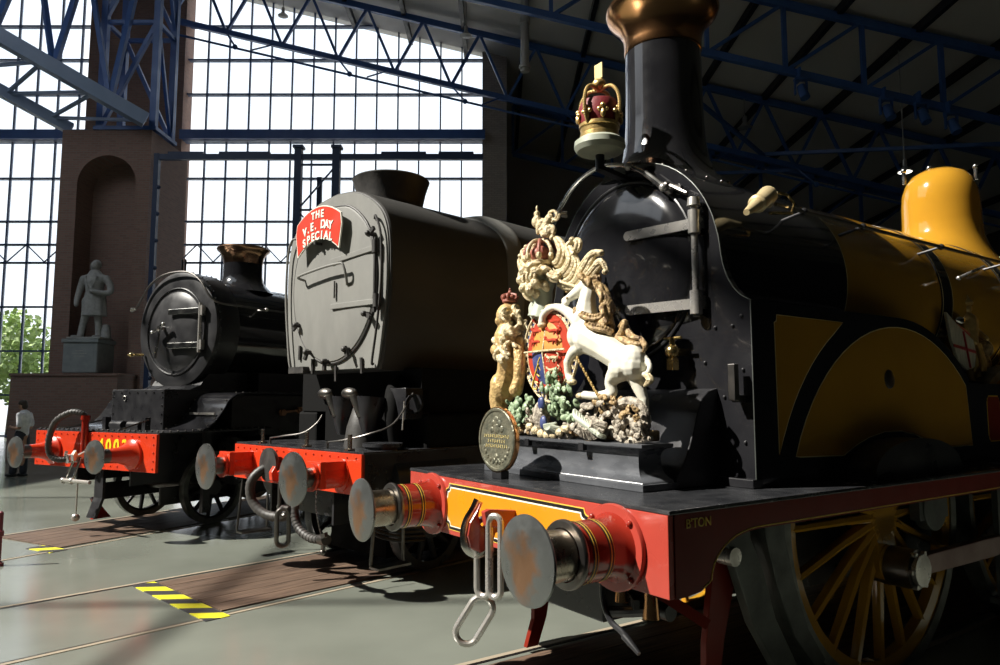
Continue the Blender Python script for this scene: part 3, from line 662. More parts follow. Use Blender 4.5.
# boiler
MB().lathe([(0.718,0.0),(0.718,5.6)],(2.24,0,2.55),(1,0,0),96).build('boiler','ochre',E1,label='glossy golden ochre boiler barrel')
for x in (2.27,3.84,5.10):
    b_ = MB().lathe([(0.718,-0.095),(0.724,-0.09),(0.724,0.09),(0.718,0.095)],(x,0,2.55),(1,0,0),96,False).build('boiler_band','black',E1)
    for dx in (-0.084,0.084): MB().lathe([(0.7275,dx-0.004),(0.7275,dx+0.004)],(x,0,2.55),(1,0,0),96,False).build('lining','cream',b_)
MB().box(6.9,8.6,-1.15,1.15,1.5,3.3).build('cab','ochre',E1,smooth=0,bevel=0.02)
MB().box(6.8,8.9,-1.25,1.25,3.3,3.36).build('cab_roof','letterwhite',E1,smooth=0,bevel=0.02)
# side handrail with brass end fitting
mb = MB().cyl((1.45,-0.80,2.93),(6.9,-0.80,2.93),0.013,n=10); mb.build('side_rail','steel_dk',E1)
for x in (1.75,2.45,3.6,4.8,6.0): MB().cyl((x,-0.80,2.93),(x,-0.62,2.90),0.009,0.012,8).ball((x,-0.80,2.93),0.025,10,7).build('rail_knob','black2',E1)
MB().cyl((0.98,-0.93,2.78),(1.16,-0.88,2.87),0.018,0.042,16).lathe([(0.042,0),(0.055,0.01),(0.055,0.03),(0.045,0.04)],(1.14,-0.885,2.86),(0.8,0.2,0.45),16).cyl((1.17,-0.88,2.875),(1.36,-0.81,2.97),0.045,0.058,16).cyl((1.36,-0.81,2.97),(1.44,-0.76,2.93),0.058,0.02,16).build('brass_fitting','brasslt',E1,label='pale brass cone fitting at the handrail end')
MB().tube([(1.36,-0.82,3.0),(1.55,-0.82,3.0),(1.60,-0.83,2.95),(1.55,-0.84,2.88),(1.30,-0.86,2.84)],0.010,8).build('fitting_loop','brass',E1)
MB().cyl((3.8,-0.83,2.70),(4.2,-0.86,2.83),0.012,n=8).ball((3.8,-0.83,2.70),0.02,8,6).build('control_rod','steel',E1)

# chimney with copper cap
def saddled(x0, zc, rb, prof, n=72):   # flared base that follows the barrel underneath it
    rings = []
    for r,h,w in prof:
        rings.append([(x0+r*math.cos(2*PI*i/n), r*math.sin(2*PI*i/n), zc+rb+h-w*(rb-math.sqrt(rb*rb-min(rb*rb,(r*math.sin(2*PI*i/n))**2)))) for i in range(n)])
    return MB().ringloft(rings)
saddled(1.36,2.55,0.738,[(0.46,-0.01,1),(0.45,0.006,1),(0.40,0.015,1),(0.345,0.05,0.9),(0.305,0.13,0.6),(0.282,0.24,0.25),(0.272,0.40,0),(0.267,0.65,0),(0.264,0.92,0)]).build('chimney','black',E1,label='tall glossy black chimney')
MB().lathe([(0.268,0.0),(0.272,0.012),(0.270,0.06),(0.276,0.12),(0.300,0.18),(0.345,0.235),(0.385,0.275),(0.398,0.31),(0.396,0.335),(0.375,0.35),(0.33,0.40),(0.25,0.41),(0.22,0.30),(0.0,0.28)],(1.36,0,4.19),(0,0,1),80).build('chimney_cap','copper',E1,label='flared polished copper chimney cap')
mb = MB()
for a in range(0,360,20):
    x = 1.36+0.425*math.cos(R(a)); y = 0.425*math.sin(R(a)); mb.ball((x,y,2.55+math.sqrt(max(0,0.74**2-y*y))+0.012),0.010,8,6)
mb.build('chimney_rivets','steel_dk',E1,kind='stuff')
# dome
dm = saddled(5.5,2.55,0.718,[(0.55,0.0,1),(0.48,0.02,0.95),(0.41,0.08,0.7),(0.37,0.17,0.3),(0.358,0.28,0),(0.355,0.48,0),(0.345,0.60,0),(0.31,0.71,0),(0.25,0.79,0),(0.16,0.84,0),(0.06,0.86,0)]).build('dome','ochre',E1,label='rounded golden ochre steam dome')
for p in ((5.3,0.25),(5.42,0.05),(5.75,-0.25)):
    MB().cyl((p[0],p[1],4.0),(p[0],p[1],4.12),0.02,n=10).ball((p[0],p[1],4.14),0.03,10,7).build('dome_stud','steel_lt',dm)

# side box with splasher and lined panels
def side_box(s):
    top = [(SL+0.05,2.29),(2.6,2.29)] + [(2.6+1.48*math.sin(R(t)),0.81+1.48*math.cos(R(t))) for t in range(4,46,3)]
    top = [p for p in top]; lastx = top[-1][0]
    poly = [(SL+0.05,PZ)] + top + [(lastx,1.86),(6.9,1.86),(6.9,PZ)]
    a,b = sorted((s*0.935, s*0.45))
    return MB().prism(poly,'y',a,b).build('splasher_box','black',E1,smooth=30)
sp1 = side_box(-1); side_box(1)
YS = -0.935
def panelset(poly, cen):
    def off(p,g):
        out = []
        n = len(p)
        for i in range(n):
            a = Vector(p[i-1]); b = Vector(p[i]); c = Vector(p[(i+1)%n])
            t1 = (b-a).normalized(); t2 = (c-b).normalized(); nn = Vector((t1.y,-t1.x))+Vector((t2.y,-t2.x))
            if nn.length < 0.3: nn = Vector((t1.y,-t1.x))
            nn.normalize(); out.append(tuple(b+nn*g))
        return out
    A = 0.0
    for i in range(len(poly)): A += poly[i-1][0]*poly[i][1]-poly[i][0]*poly[i-1][1]
    g = 0.007 if A > 0 else -0.007
    MB().prism(off(poly,g),'y',YS-0.0015,YS+0.01).build('panel_lining','cream',sp1,smooth=0)
    MB().prism(poly,'y',YS-0.003,YS+0.01).build('side_panel','ochre',sp1,smooth=0)
R1 = 1.36; cxw, czw = 2.60, 0.86
# front spandrel panel
pa = [(1.22,2.215),(1.90,2.215)] + [(cxw-(R1+0.155)*math.cos(R(t)), czw+(R1+0.155)*math.sin(R(t))) for t in (58,54,50,46,42,38,34,30,26,22)] + [(1.20,1.43),(1.195,2.17),(1.215,2.18)]
pa = [(x,min(z,2.215)) for x,z in pa]
panelset(pa, None)
pb = [(cxw-R1*math.cos(R(t)), czw+R1*math.sin(R(t))) for t in range(24,137,5)] + [(3.60,1.40),(3.05,1.40)] + [(2.45+0.60*math.cos(R(t)), 1.40+0.135*(1-math.cos(R(2*t)))/1.0*0.5+0.0) for t in (20,40,60,80,100,120,140,160)] + [(1.85,1.40),(1.40,1.41)]
panelset(pb, None)
MB().lathe([(0,0),(0.062,0),(0.062,0.006),(0.052,0.010),(0,0.010)],(2.43,YS-0.002,1.87),(0,-1,0),28).build('maker_disc','steel_dk',sp1)
# outer crank splasher bump
MB().prism([(1.86,PZ)]+[(2.42+0.56*math.cos(R(t)), PZ+0.235*math.sin(R(t))**0.8) for t in range(176,3,-6)]+[(2.98,PZ)],'y',-1.12,-0.94).build('crank_splasher','black2',E1,smooth=40)
panel2 = notched(3.90,4.12,1.42,1.76,0.022)
MB().prism(notched(3.892,4.128,1.412,1.768,0.032),'y',YS-0.0015,YS+0.01).build('panel_lining','yline',sp1,smooth=0)
MB().prism(panel2,'y',YS-0.003,YS+0.01).build('small_panel','maroon',sp1,smooth=0)

# wheels
def drive_wheel(x, s, parent=E1, r=1.06, z=0.975, ns=20, spoke='ochre'):
    sg = 1 if s > 0 else -1
    w = MB()
    for k in range(ns):
        a = 2*PI*k/ns; c,sn = math.cos(a),math.sin(a)
        w.tube([(x+0.12*c,s+sg*0.045,z+0.12*sn),(x+0.45*c,s+sg*0.02,z+0.45*sn),(x+(r-0.10)*c,s+sg*0.005,z+(r-0.10)*sn)],[0.038,0.029,0.026],8,flat=1.35)
    w.lathe([(r-0.15,-0.035),(r-0.15,0.035),(r-0.06,0.05),(r-0.06,-0.05),(r-0.15,-0.035)],(x,s,z),(0,1,0),72,False)
    w.cyl((x,s-sg*0.05,z),(x,s+sg*0.09,z),0.17,0.15,32)
    # crank boss
    w.prism([(x-0.12,z),(x-0.095,z-0.30),(x+0.095,z-0.30),(x+0.12,z)],'y',min(s,s+sg*0.09),max(s,s+sg*0.09)).cyl((x,s,z-0.29),(x,s+sg*0.10,z-0.29),0.115,n=28)
    o = w.build('driving_wheel',spoke,parent)
    MB().lathe([(r-0.07,-0.06),(r,-0.065),(r,0.05),(r-0.01,0.065),(r-0.07,0.065),(r-0.07,-0.06)],(x,s,z),(0,1,0),80,False).build('tyre','tyre',o)
    return o
for x in (2.38,4.72):
    for s in (-0.80,0.80): drive_wheel(x,s)
MB().cyl((2.42,-0.74,0.665),(2.42,-1.06,0.665),0.125,n=32).build('crank_pin','steel_dk',E1)
MB().lathe([(0.0,0.0),(0.085,0.0),(0.10,0.02),(0.10,0.045),(0.0,0.05)],(2.42,-1.05,0.665),(0,-1,0),28).build('crank_cap','steel',E1)
for k in range(6): MB().cyl((2.42+0.112*math.cos(R(60*k)),-1.05,0.665+0.112*math.sin(R(60*k))),(2.42+0.112*math.cos(R(60*k)),-1.085,0.665+0.112*math.sin(R(60*k))),0.016,n=8).build('crank_nut','steel',E1)
MB().ringloft([[(x,-1.0+dy,0.665+dz*h) for dy,dz in ((-0.03,-1),(0.03,-1),(0.03,1),(-0.03,1))] for x,h in ((2.42,0.08),(2.60,0.062),(3.5,0.07),(4.5,0.062),(4.72,0.09))]).build('coupling_rod','rodpaint',E1,smooth=0,bevel=0.006)
MB().cyl((4.72,-0.74,0.665),(4.72,-1.06,0.665),0.12,n=28).build('crank_pin','steel_dk',E1)
for s in (-0.62,0.62):
    MB().prism([(0.06,1.20),(0.06,0.90),(0.6,0.82),(1.1,0.62),(1.8,0.55),(7.4,0.55),(7.4,1.20)],'y',s-0.015,s+0.015).build('frame_plate','black2',E1,smooth=0)
for x in (2.42,4.72): MB().cyl((x,-0.7,0.955),(x,0.7,0.955),0.09,n=16).build('axle','steel_dk',E1)
# brake hanger and sanding gear beside the wheel
MB().prism([(0.84,1.24),(1.00,1.24),(1.02,0.98),(1.12,0.80),(1.22,0.52),(1.52,0.06),(1.36,0.05),(1.02,0.52),(0.90,0.80),(0.82,0.98)],'y',-0.86,-0.80).build('brake_hanger','frameplate',E1,smooth=30,bevel=0.006)
MB().prism([(1.10,1.20),(1.30,1.20),(1.31,0.95),(1.38,0.70),(1.50,0.42),(1.66,0.22),(1.58,0.16),(1.36,0.40),(1.22,0.70),(1.14,0.95)],'y',-0.88,-0.72).build('brake_block','frameplate',E1,smooth=30,bevel=0.006)
MB().box(2.72,3.12,-0.95,-0.88,0.92,1.24).cyl((2.92,-0.96,1.0),(2.92,-0.88,1.0),0.16,n=28).build('horn_guide','frameplate',E1,bevel=0.004,smooth=30)
MB().cyl((0.86,-0.88,0.90),(0.86,-0.78,0.90),0.05,n=14).build('hanger_pin','steel',E1)
for x in (3.75,4.05): MB().box(x,x+0.10,-1.02,-0.98,0.28,1.12).build('step_hanger','frameplate',E1,smooth=0)
MB().box(3.7,4.25,-1.18,-0.95,0.24,0.28).build('step','frameplate',E1,smooth=0)
# guard irons and pipes below the beam
for s in (-0.76,0.72):
    MB().ringloft([[(x+dx,s+dy,z) for dx,dy in ((-w,-0.02),(w,-0.02),(w,0.02),(-w,0.02))] for x,z,w in ((0.96,0.95,0.12),(0.88,0.75,0.10),(0.80,0.45,0.075),(0.77,0.22,0.055),(0.70,0.04,0.05))]).build('guard_iron','maroon',E1,smooth=0,bevel=0.004)
MB().tube(spline([(0.25,-0.50,0.90),(0.25,-0.505,0.70),(0.25,-0.56,0.60),(0.25,-0.64,0.565),(0.25,-0.70,0.52)],6),0.016,10).build('drain_pipe','black2',E1)
MB().cyl((0.25,-0.66,0.55),(0.25,-0.76,0.49),0.022,0.012,12).build('pipe_nozzle','black2',E1)
MB().bar((0.6,-0.20,0.75),(0.3,-0.70,0.70),0.03,0.05).build('brake_pull','black2',E1)
MB().tube(spline([(0.5,0.0,0.62),(0.4,-0.25,0.58),(0.36,-0.45,0.6),(0.4,-0.7,0.66)],6),0.03,10).build('brake_pipe','black2',E1)
MB().cyl((0.55,-0.7,0.62),(0.55,0.7,0.62),0.045,n=12).build('brake_beam','black2',E1)
MB().box(0.3,0.9,-0.45,0.45,0.55,1.15).build('stay_plate','black2',E1,smooth=0,bevel=0.01)
for (x,y,z) in ((0.35,-0.75,0.70),(0.35,-0.55,0.74)): MB().cyl((x,y,z-0.06),(x,y,z+0.10),0.045,0.03,14).build('oil_pot','copper',E1)
MB().bar((0.1,-0.98,0.88),(0.35,-1.10,0.70),0.03,0.05).build('brake_rod','maroon',E1,smooth=0)

# ---------------- crown on its bracket
def crown():
    t = empty('crown', ORG[0], TH[0], 'painted crown with crimson velvet and gilt arches in front of the black chimney', 'crown')
    c = (0.74,0.0,3.33)
    k = empty('x'); bpy.data.objects.remove(k)
    MB().lathe([(0.0,0.0),(0.10,0.0),(0.150,0.02),(0.168,0.05),(0.165,0.085),(0.14,0.105),(0.0,0.105)],c,(0,0,1),40).build('ermine_base','ermine',t,label='pale rounded base roll')
    MB().lathe([(0.118,0.10),(0.128,0.11),(0.128,0.135),(0.122,0.14),(0.126,0.175),(0.134,0.18),(0.134,0.20),(0.122,0.205)],c,(0,0,1),40,False).build('gilt_band','gold',t)
    MB().lathe([(0.10,0.11),(0.122,0.20),(0.132,0.26),(0.134,0.32),(0.118,0.355),(0.05,0.375),(0.0,0.36)],c,(0,0,1),32).build('velvet_cap','velvet',t,label='crimson velvet cap')
    for i in range(8):
        a = 2*PI*i/8+0.2
        if i%2 == 0:
            pts = [(0.128,0.19),(0.155,0.25),(0.160,0.33),(0.138,0.405),(0.085,0.45),(0.0,0.44)]
            P = spline([(c[0]+r*math.cos(a),c[1]+r*math.sin(a),c[2]+z) for r,z in pts],5)
            mb = MB().tube(P,0.011,8)
            for p in P[1:]: mb.ball(p,0.0135,7,5)
            mb.build('arch','gold',t)
        d = Vector((math.cos(a),math.sin(a),0)); u = Vector((-d.y,d.x,0)); q = Vector(c)+d*0.139
        mb = MB().ball(q+Vector((0,0,0.235)),(0.018,0.018,0.03),8,6).ball(q+u*0.024+Vector((0,0,0.26)),0.015,8,6).ball(q-u*0.024+Vector((0,0,0.26)),0.015,8,6).ball(q+Vector((0,0,0.285)),0.018,8,6)
        mb.build('fleuron','gold',t)
    MB().ball((c[0],c[1],c[2]+0.48),(0.048,0.048,0.042)).build('orb','gold',t)
    MB().box(c[0]-0.006,c[0]+0.006,c[1]-0.038,c[1]+0.038,c[2]+0.518,c[2]+0.625).build('top_plate','cream',t,smooth=0,bevel=0.003,label='small square yellow finial plate')
    MB().cyl((c[0],c[1],c[2]-0.10),(c[0],c[1],c[2]),0.03,n=12).bar((c[0],c[1],c[2]-0.09),(SL+0.06,0,c[2]-0.13),0.06,0.03).build('bracket','black2',t)
crown()

# ---------------- medallion on the running plate
md = empty('medallion', ORG[0], TH[0], 'round bronze commemorative medallion standing on the running plate edge', 'medallion')
mc = (0.10,0.265,1.492)
MB().lathe([(0.0,0.0),(0.186,0.0),(0.196,0.008),(0.196,0.028),(0.188,0.036),(0.176,0.036),(0.172,0.030),(0.0,0.030)],(mc[0]+0.03,mc[1],mc[2]),(-1,0,0),56).build('disc','bronze',md)
MB().lathe([(0.172,0.030),(0.1975,0.032),(0.2,0.02),(0.1975,0.0),(0.19,-0.003)],(mc[0]+0.031,mc[1],mc[2]),(-1,0,0),56,False).build('rim','copper',md,label='coppery rim')
mb = MB()
for (s,z,r) in ((0.0,0.115,0.03),(0.03,0.10,0.022),(-0.03,0.10,0.022),(0.0,0.07,0.035),(0.05,0.06,0.02),(-0.055,0.065,0.022),(0,-0.105,0.022),(0.02,-0.125,0.016),(-0.02,-0.125,0.016)): mb.ball((mc[0],mc[1]+s,mc[2]+z),(0.008,r,r),10,7)
for a in range(200,341,14): mb.ball((mc[0],mc[1]+0.14*math.cos(R(a)),mc[2]+0.14*math.sin(R(a))),(0.006,0.012,0.014),8,6)
mb.build('relief','bronze',md,kind='stuff')
for i,(wd,n_) in enumerate(((0.125,13),(0.085,8),(0.11,11))):     # three worn illegible lines of raised letters
    mb = MB(); z = mc[2]+0.022-0.030*i
    for k in range(n_):
        y = mc[1]+wd*(1-2*k/(n_-1)); mb.box(mc[0]-0.004,mc[0]+0.002,y-0.0055,y-0.002,z-0.009,z+0.009).box(mc[0]-0.004,mc[0]+0.002,y-0.0055,y+0.004,z-0.009+0.007*(k%3),z-0.006+0.007*(k%3))
    mb.build('worn_inscription','cream',md,smooth=0)
MB().box(mc[0]+0.0,mc[0]+0.06,mc[1]-0.05,mc[1]+0.05,PZ,PZ+0.05).build('foot','black2',md,smooth=0,bevel=0.005)


# ================================================================== ROYAL ARMS
AX = 0.50
pl_t = empty('arms_plinth', ORG[0], TH[0], 'grey painted moulded plinth under the carved royal arms', 'plinth')
def ring_rect(x0,x1,y0,y1,z): return [(x0,y0,z),(x1,y0,z),(x1,y1,z),(x0,y1,z)]
MB().ringloft([ring_rect(0.35,0.62,-0.71,0.78,PZ),ring_rect(0.35,0.62,-0.71,0.78,PZ+0.038)]).build('plinth_base','plinth',pl_t,smooth=0,bevel=0.004)
prof = [(-0.004,0.038),(0.0,0.050),(0.016,0.062),(0.032,0.085),(0.042,0.12),(0.044,0.175),(0.036,0.200),(0.018,0.216),(0.0,0.222),(-0.004,0.228),(-0.004,0.243)]
MB().ringloft([ring_rect(0.365+i,0.60-i*0.5,-0.69+i*1.5,0.76-i*1.5,PZ+z) for i,z in prof]).build('plinth_body','plinth',pl_t,smooth=50)
for s in (0.30,-0.22): MB().cyl((0.375,s,PZ+0.2),(0.36,s,PZ+0.2),0.014,n=10).box(0.355,0.385,s-0.02,s+0.02,PZ+0.19,PZ+0.232).build('clip','black2',pl_t,smooth=0)

arms = empty('royal_arms', ORG[0], TH[0], 'carved and painted royal coat of arms with gilt lion and white unicorn', 'coat of arms')
def V(q): return q
def chain(mb, pts, radii, n=10, balls=True, k=5):
    P = spline(pts, k); rr = lerps(radii, len(P)); mb.tube(P, rr, n)
    mb.ball(P[0], rr[0], 10, 7); mb.ball(P[-1], rr[-1], 10, 7)
    return mb
def AT(pts): return list(pts)

# --- unicorn body (white)
mb = MB()
chain(mb, [(0.468, -0.186, 2.101),(0.474, -0.308, 2.040),(0.480, -0.439, 1.970),(0.487, -0.526, 1.921)], [0.105,0.090,0.086,0.082])
mb.ball((0.468, -0.169, 2.150),(0.085,0.095,0.10)); mb.ball((0.487, -0.511, 1.950),(0.08,0.09,0.095)); mb.ball((0.455, -0.093, 2.119),(0.07,0.07,0.085))
chain(mb, [(0.468, -0.152, 2.224),(0.474, -0.156, 2.315),(0.480, -0.168, 2.388),(0.480, -0.141, 2.440)], [0.082,0.058,0.044,0.038])   # neck
chain(mb, [(0.480, -0.159, 2.431),(0.461, -0.089, 2.390),(0.442, -0.027, 2.358),(0.435, 0.004, 2.343)], [0.044,0.037,0.024,0.024])   # head, muzzle
mb.ball((0.432, -0.010, 2.329),(0.022,0.026,0.019))
chain(mb, [(0.480, -0.142, 2.471),(0.480, -0.134, 2.509)], [0.018,0.006])
# raised foreleg over the shield
chain(mb, [(0.448, -0.120, 2.190),(0.435, -0.024, 2.271),(0.422, 0.076, 2.312),(0.415, 0.148, 2.300)], [0.048,0.033,0.024,0.020])
chain(mb, [(0.415, 0.148, 2.300),(0.409, 0.191, 2.266),(0.409, 0.202, 2.228)], [0.024,0.022,0.026])
# lower foreleg
chain(mb, [(0.455, -0.146, 2.061),(0.442, -0.060, 2.017),(0.435, -0.020, 1.964)], [0.050,0.036,0.025])
chain(mb, [(0.435, -0.020, 1.964),(0.435, -0.019, 1.891),(0.435, -0.047, 1.854)], [0.030,0.021,0.026])
# hind legs
chain(mb, [(0.500, -0.497, 1.923),(0.506, -0.535, 1.821),(0.513, -0.571, 1.733)], [0.075,0.043,0.026])
chain(mb, [(0.513, -0.571, 1.733),(0.513, -0.577, 1.667),(0.513, -0.584, 1.635)], [0.028,0.024,0.03])
chain(mb, [(0.455, -0.448, 1.901),(0.448, -0.381, 1.835),(0.448, -0.396, 1.778)], [0.07,0.038,0.028])
chain(mb, [(0.448, -0.388, 1.772),(0.435, -0.277, 1.756),(0.428, -0.180, 1.762)], [0.032,0.024,0.026])
# tail root
chain(mb, [(0.500, -0.530, 1.983),(0.513, -0.585, 1.964),(0.500, -0.633, 1.912),(0.487, -0.615, 1.869),(0.480, -0.577, 1.891)], [0.022,0.018,0.016,0.016,0.012])
mb.ball((0.468, -0.120, 2.454),(0.012,0.010,0.026))
uni = mb.build('unicorn','white',arms,remesh=0.006,sm=4,label='ivory white rearing unicorn')
MB().tube([(0.461, -0.117, 2.411),(0.451, 0.060, 2.471),(0.442, 0.127, 2.569)],[0.012,0.009,0.003],8).build('horn','gilt',uni)
MB().ball((0.438, -0.116, 2.403),0.008,8,6).build('eye','gilt2',uni); MB().ball((0.419, -0.035, 2.356),0.007,8,6).build('nostril','gilt2',uni)
# mane and tuft locks
mb = MB()
rnd = random.Random(3)
mane = spline([(0.487, -0.135, 2.485),(0.493, -0.225, 2.424),(0.500, -0.286, 2.333),(0.500, -0.301, 2.236),(0.500, -0.257, 2.169)],6)
for k,p in enumerate(mane):
    for j in range(2):
        a = rnd.uniform(-0.5,0.5); L_ = rnd.uniform(0.05,0.085)
        q1 = Vector(p)+Vector((rnd.uniform(-.07,0.02),-0.4*L_,-0.25*L_+a*0.02)); q2 = q1+Vector((rnd.uniform(-.03,.02),-L_*0.5,-L_*0.6)); q3 = q2+Vector((0,L_*0.25,-L_*0.3))
        mb.tube(spline([p,q1,q2,q3],3),lerps([0.022,0.02,0.014,0.005],10),7)
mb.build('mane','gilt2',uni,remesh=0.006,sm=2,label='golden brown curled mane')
mb = MB()
for (x,y,l) in ((0,0,0),): pass
for pts in ([(0.422, -0.105, 2.262),(0.402, -0.217, 2.220),(0.422, -0.291, 2.202),(0.461, -0.334, 2.230)],[(0.422, -0.168, 2.190),(0.402, -0.286, 2.149),(0.422, -0.349, 2.133),(0.461, -0.381, 2.110)]):
    P = spline(pts,8)
    mb.tube(P,0.017,8)
    for i,p in enumerate(P[::2]): mb.ball(Vector(p)+Vector((0,0,0.018)),0.014,7,5)
mb.build('coronet_collar','gilt2',uni)
for pts,rr in (([(0.500, -0.340, 2.080),(0.487, -0.428, 2.107),(0.480, -0.468, 2.172),(0.493, -0.406, 2.150)],.02),([(0.500, -0.455, 2.152),(0.487, -0.507, 2.090),(0.487, -0.575, 2.074)],.018),([(0.500, -0.307, 2.106),(0.487, -0.395, 2.087),(0.480, -0.504, 2.051),(0.493, -0.576, 2.041)],.022),([(0.500, -0.563, 2.076),(0.487, -0.612, 2.027),(0.487, -0.596, 1.995)],.015)):
    MB().tube(spline(pts,6),lerps([rr,rr*1.2,rr*.5],(len(pts)-1)*6+1),8).build('mantle_curl','gilt2',uni)
MB().tube(spline([(0.487, -0.615, 1.874),(0.487, -0.644, 1.841),(0.487, -0.599, 1.809)],5),lerps([0.018,0.024,0.006],11),8).build('tail_tuft','gilt',uni)
for q in ((0.428, -0.063, 1.841),(0.428, -0.144, 1.757),(0.513, -0.583, 1.618),(0.409, 0.202, 2.209)): MB().ball(q,(0.030,0.034,0.020),10,7).build('hoof','gilt',uni)
# chain
cp = spline([(0.435, -0.104, 1.985),(0.422, -0.198, 1.885),(0.415, -0.290, 1.779),(0.415, -0.356, 1.710)],8)
mb = MB()
for i,p in enumerate(cp): mb.ball(p,(0.011,0.007,0.009) if i%2 else (0.006,0.010,0.011),8,5)
mb.build('chain','gold',arms,kind='stuff')

# --- shield and garter
def shield_ring(g):
    pts = []
    for t in range(0,360,10):
        c,s_ = math.cos(R(t)),math.sin(R(t))
        ww = (0.215+g)*(1 if s_ > 0 else (1-0.18*abs(s_)**2)); hh = (0.250+g)
        pts.append((0.110+ww*c, 2.015+hh*s_))
    return pts
MB().prism(shield_ring(0.055),'x',AX-0.075,AX+0.02).build('garter','blue',arms,bevel=0.006,smooth=40,label='blue garter band with gilt letters and edges')
for g in (0.055,0.008): MB().tube([(AX-0.078,y,z) for y,z in shield_ring(g)],0.010,7,closed=True).build('garter_edge','gilt',arms)
mb = MB()
for i,(y,z) in enumerate(shield_ring(0.031)):
    if 2 < i < 34 or True:
        k = i%3
        mb.box(AX-0.085,AX-0.074,y-0.008,y+0.004,z-0.012,z+0.012)
        if k: mb.box(AX-0.085,AX-0.074,y-0.010,y+0.010,z-0.003+0.008*(k-1),z+0.003+0.008*(k-1))
mb.build('garter_ornament','gilt',arms,kind='stuff')
MB().prism(shield_ring(0.0),'x',AX-0.09,AX-0.07).build('shield','shieldred',arms,smooth=0)
# bulge of the four quarters
def clipq(y0,y1,z0,z1,m,nm,x):
    pts = []
    cx,cz = 0.125,2.015
    nY,nZ = 8,10
    mb = MB(); v = []; f = []
    for i in range(nY+1):
        for j in range(nZ+1):
            y = y0+(y1-y0)*i/nY; z = z0+(z1-z0)*j/nZ
            ww = 0.19; hh = 0.243
            d = math.sqrt(((y-cx)/ww)**2+((z-cz)/hh)**2)
            if d > 1: y = cx+(y-cx)/d; z = cz+(z-cz)/d; d = 1
            v.append((x+0.045*d*d-0.045, y, z))
    for i in range(nY):
        for j in range(nZ): a = i*(nZ+1)+j; f.append((a,a+1,a+nZ+2,a+nZ+1))
    mb.add(v,f); o = mb.build(nm,m,arms,smooth=40); return o
clipq(0.125,0.33,2.03,2.27,'goldorange','quarter',AX-0.075)
clipq(-0.08,0.125,2.03,2.27,'goldorange','quarter',AX-0.0755)
clipq(0.125,0.33,1.76,2.03,'blue','quarter',AX-0.075)
clipq(-0.08,0.125,1.76,2.03,'shieldred','quarter',AX-0.0755)
def lion_bar(y,z,w,m):              # a small striding lion in relief
    mb = MB(); x = AX-0.122+0.045*(((y-0.125)/0.19)**2+((z-2.015)/0.243)**2)
    mb.tube(spline([(x,y-w*.45,z),(x,y-w*.1,z+.006),(x,y+w*.3,z+.004),(x,y+w*.5,z+.018)],3),0.010,6).ball((x,y+w*.55,z+.02),(0.012,0.014,0.014),7,5)
    for t in (-.4,-.15,.2,.4): mb.tube([(x,y+w*t,z),(x,y+w*t+.008,z-.022)],0.005,5)
    mb.tube(spline([(x,y-w*.45,z),(x,y-w*.6,z+.02),(x,y-w*.45,z+.032)],3),0.004,5)
    mb.build('lion_charge',m,arms)
for z in (1.83,1.905,1.98): lion_bar(0.045,z,0.10,'gilt')
for z in (2.09,2.15,2.21): lion_bar(0.05,z,0.11,'shieldred')
for z in (2.09,2.16,2.22): lion_bar(0.215,z,0.10,'shieldred')
MB().tube([(AX-0.116,0.33,2.03),(AX-0.128,0.125,2.03),(AX-0.116,-0.075,2.03)],0.007,6).build('quarter_bar','gilt',arms)
MB().tube([(AX-0.085,0.125,1.775),(AX-0.128,0.125,2.015),(AX-0.085,0.125,2.255)],0.006,6).build('quarter_bar','gilt',arms)
# blue-white inner scroll on the lower left quarter
for k in range(4): MB().tube(spline([(AX-0.118,0.16+.02*k,1.99-.04*k),(AX-0.112,0.19+.02*k,1.95-.05*k),(AX-0.105,0.17+.015*k,1.91-.04*k)],4),0.005,6).build('harp_string','yline',arms)

# --- lion (gilt), left
mb = MB()
chain(mb, [(0.461, 0.604, 2.157),(0.468, 0.613, 2.041),(0.480, 0.668, 1.920),(0.487, 0.725, 1.817)], [0.125,0.10,0.085,0.10])
mb.ball((0.448, 0.586, 2.108),(0.10,0.12,0.13))
chain(mb, [(0.480, 0.728, 1.838),(0.468, 0.771, 1.733),(0.468, 0.746, 1.629),(0.461, 0.653, 1.542)], [0.10,0.07,0.05,0.045])
chain(mb, [(0.435, 0.487, 2.101),(0.415, 0.450, 1.984),(0.409, 0.452, 1.878),(0.402, 0.478, 1.799)], [0.06,0.045,0.040,0.048])
chain(mb, [(0.422, 0.573, 2.126),(0.409, 0.650, 2.089),(0.415, 0.720, 2.080)], [0.055,0.042,0.048])
mb.ball((0.435, 0.614, 2.309),(0.085,0.082,0.09)); mb.ball((0.406, 0.645, 2.275),(0.052,0.048,0.040)); mb.ball((0.422, 0.644, 2.221),(0.035,0.035,0.022))
mb.ball((0.396, 0.643, 2.302),(0.02,0.02,0.016)); mb.ball((0.474, 0.574, 2.363),(0.03,0.028,0.032)); mb.ball((0.409, 0.589, 2.353),(0.05,0.045,0.022))
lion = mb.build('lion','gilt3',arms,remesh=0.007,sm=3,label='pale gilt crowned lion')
mb = MB(); rnd = random.Random(5)
for k in range(120):
    a = rnd.uniform(0,2*PI); rr = rnd.uniform(0.5,1.0)
    c = Vector((0.461, 0.580, 2.211))+Vector((rnd.uniform(-.11,.04),rr*math.cos(a)*0.125,rr*math.sin(a)*0.185))
    if c.y > (0.435, 0.579, 2.306)[1] and c.z > (0.435, 0.711, 2.206)[2]: continue
    d = Vector((rnd.uniform(-.03,0),rnd.uniform(-.03,.02),-0.055)); mb.tube(spline([c,c+d*0.5+Vector((-.012,0.014,0)),c+d,c+d+Vector((0,-.016,-.006))],3),lerps([0.010,0.020,0.016,0.004],10),7)
mb.build('lion_mane','gilt',lion,remesh=0.006,sm=1)
mb = MB()
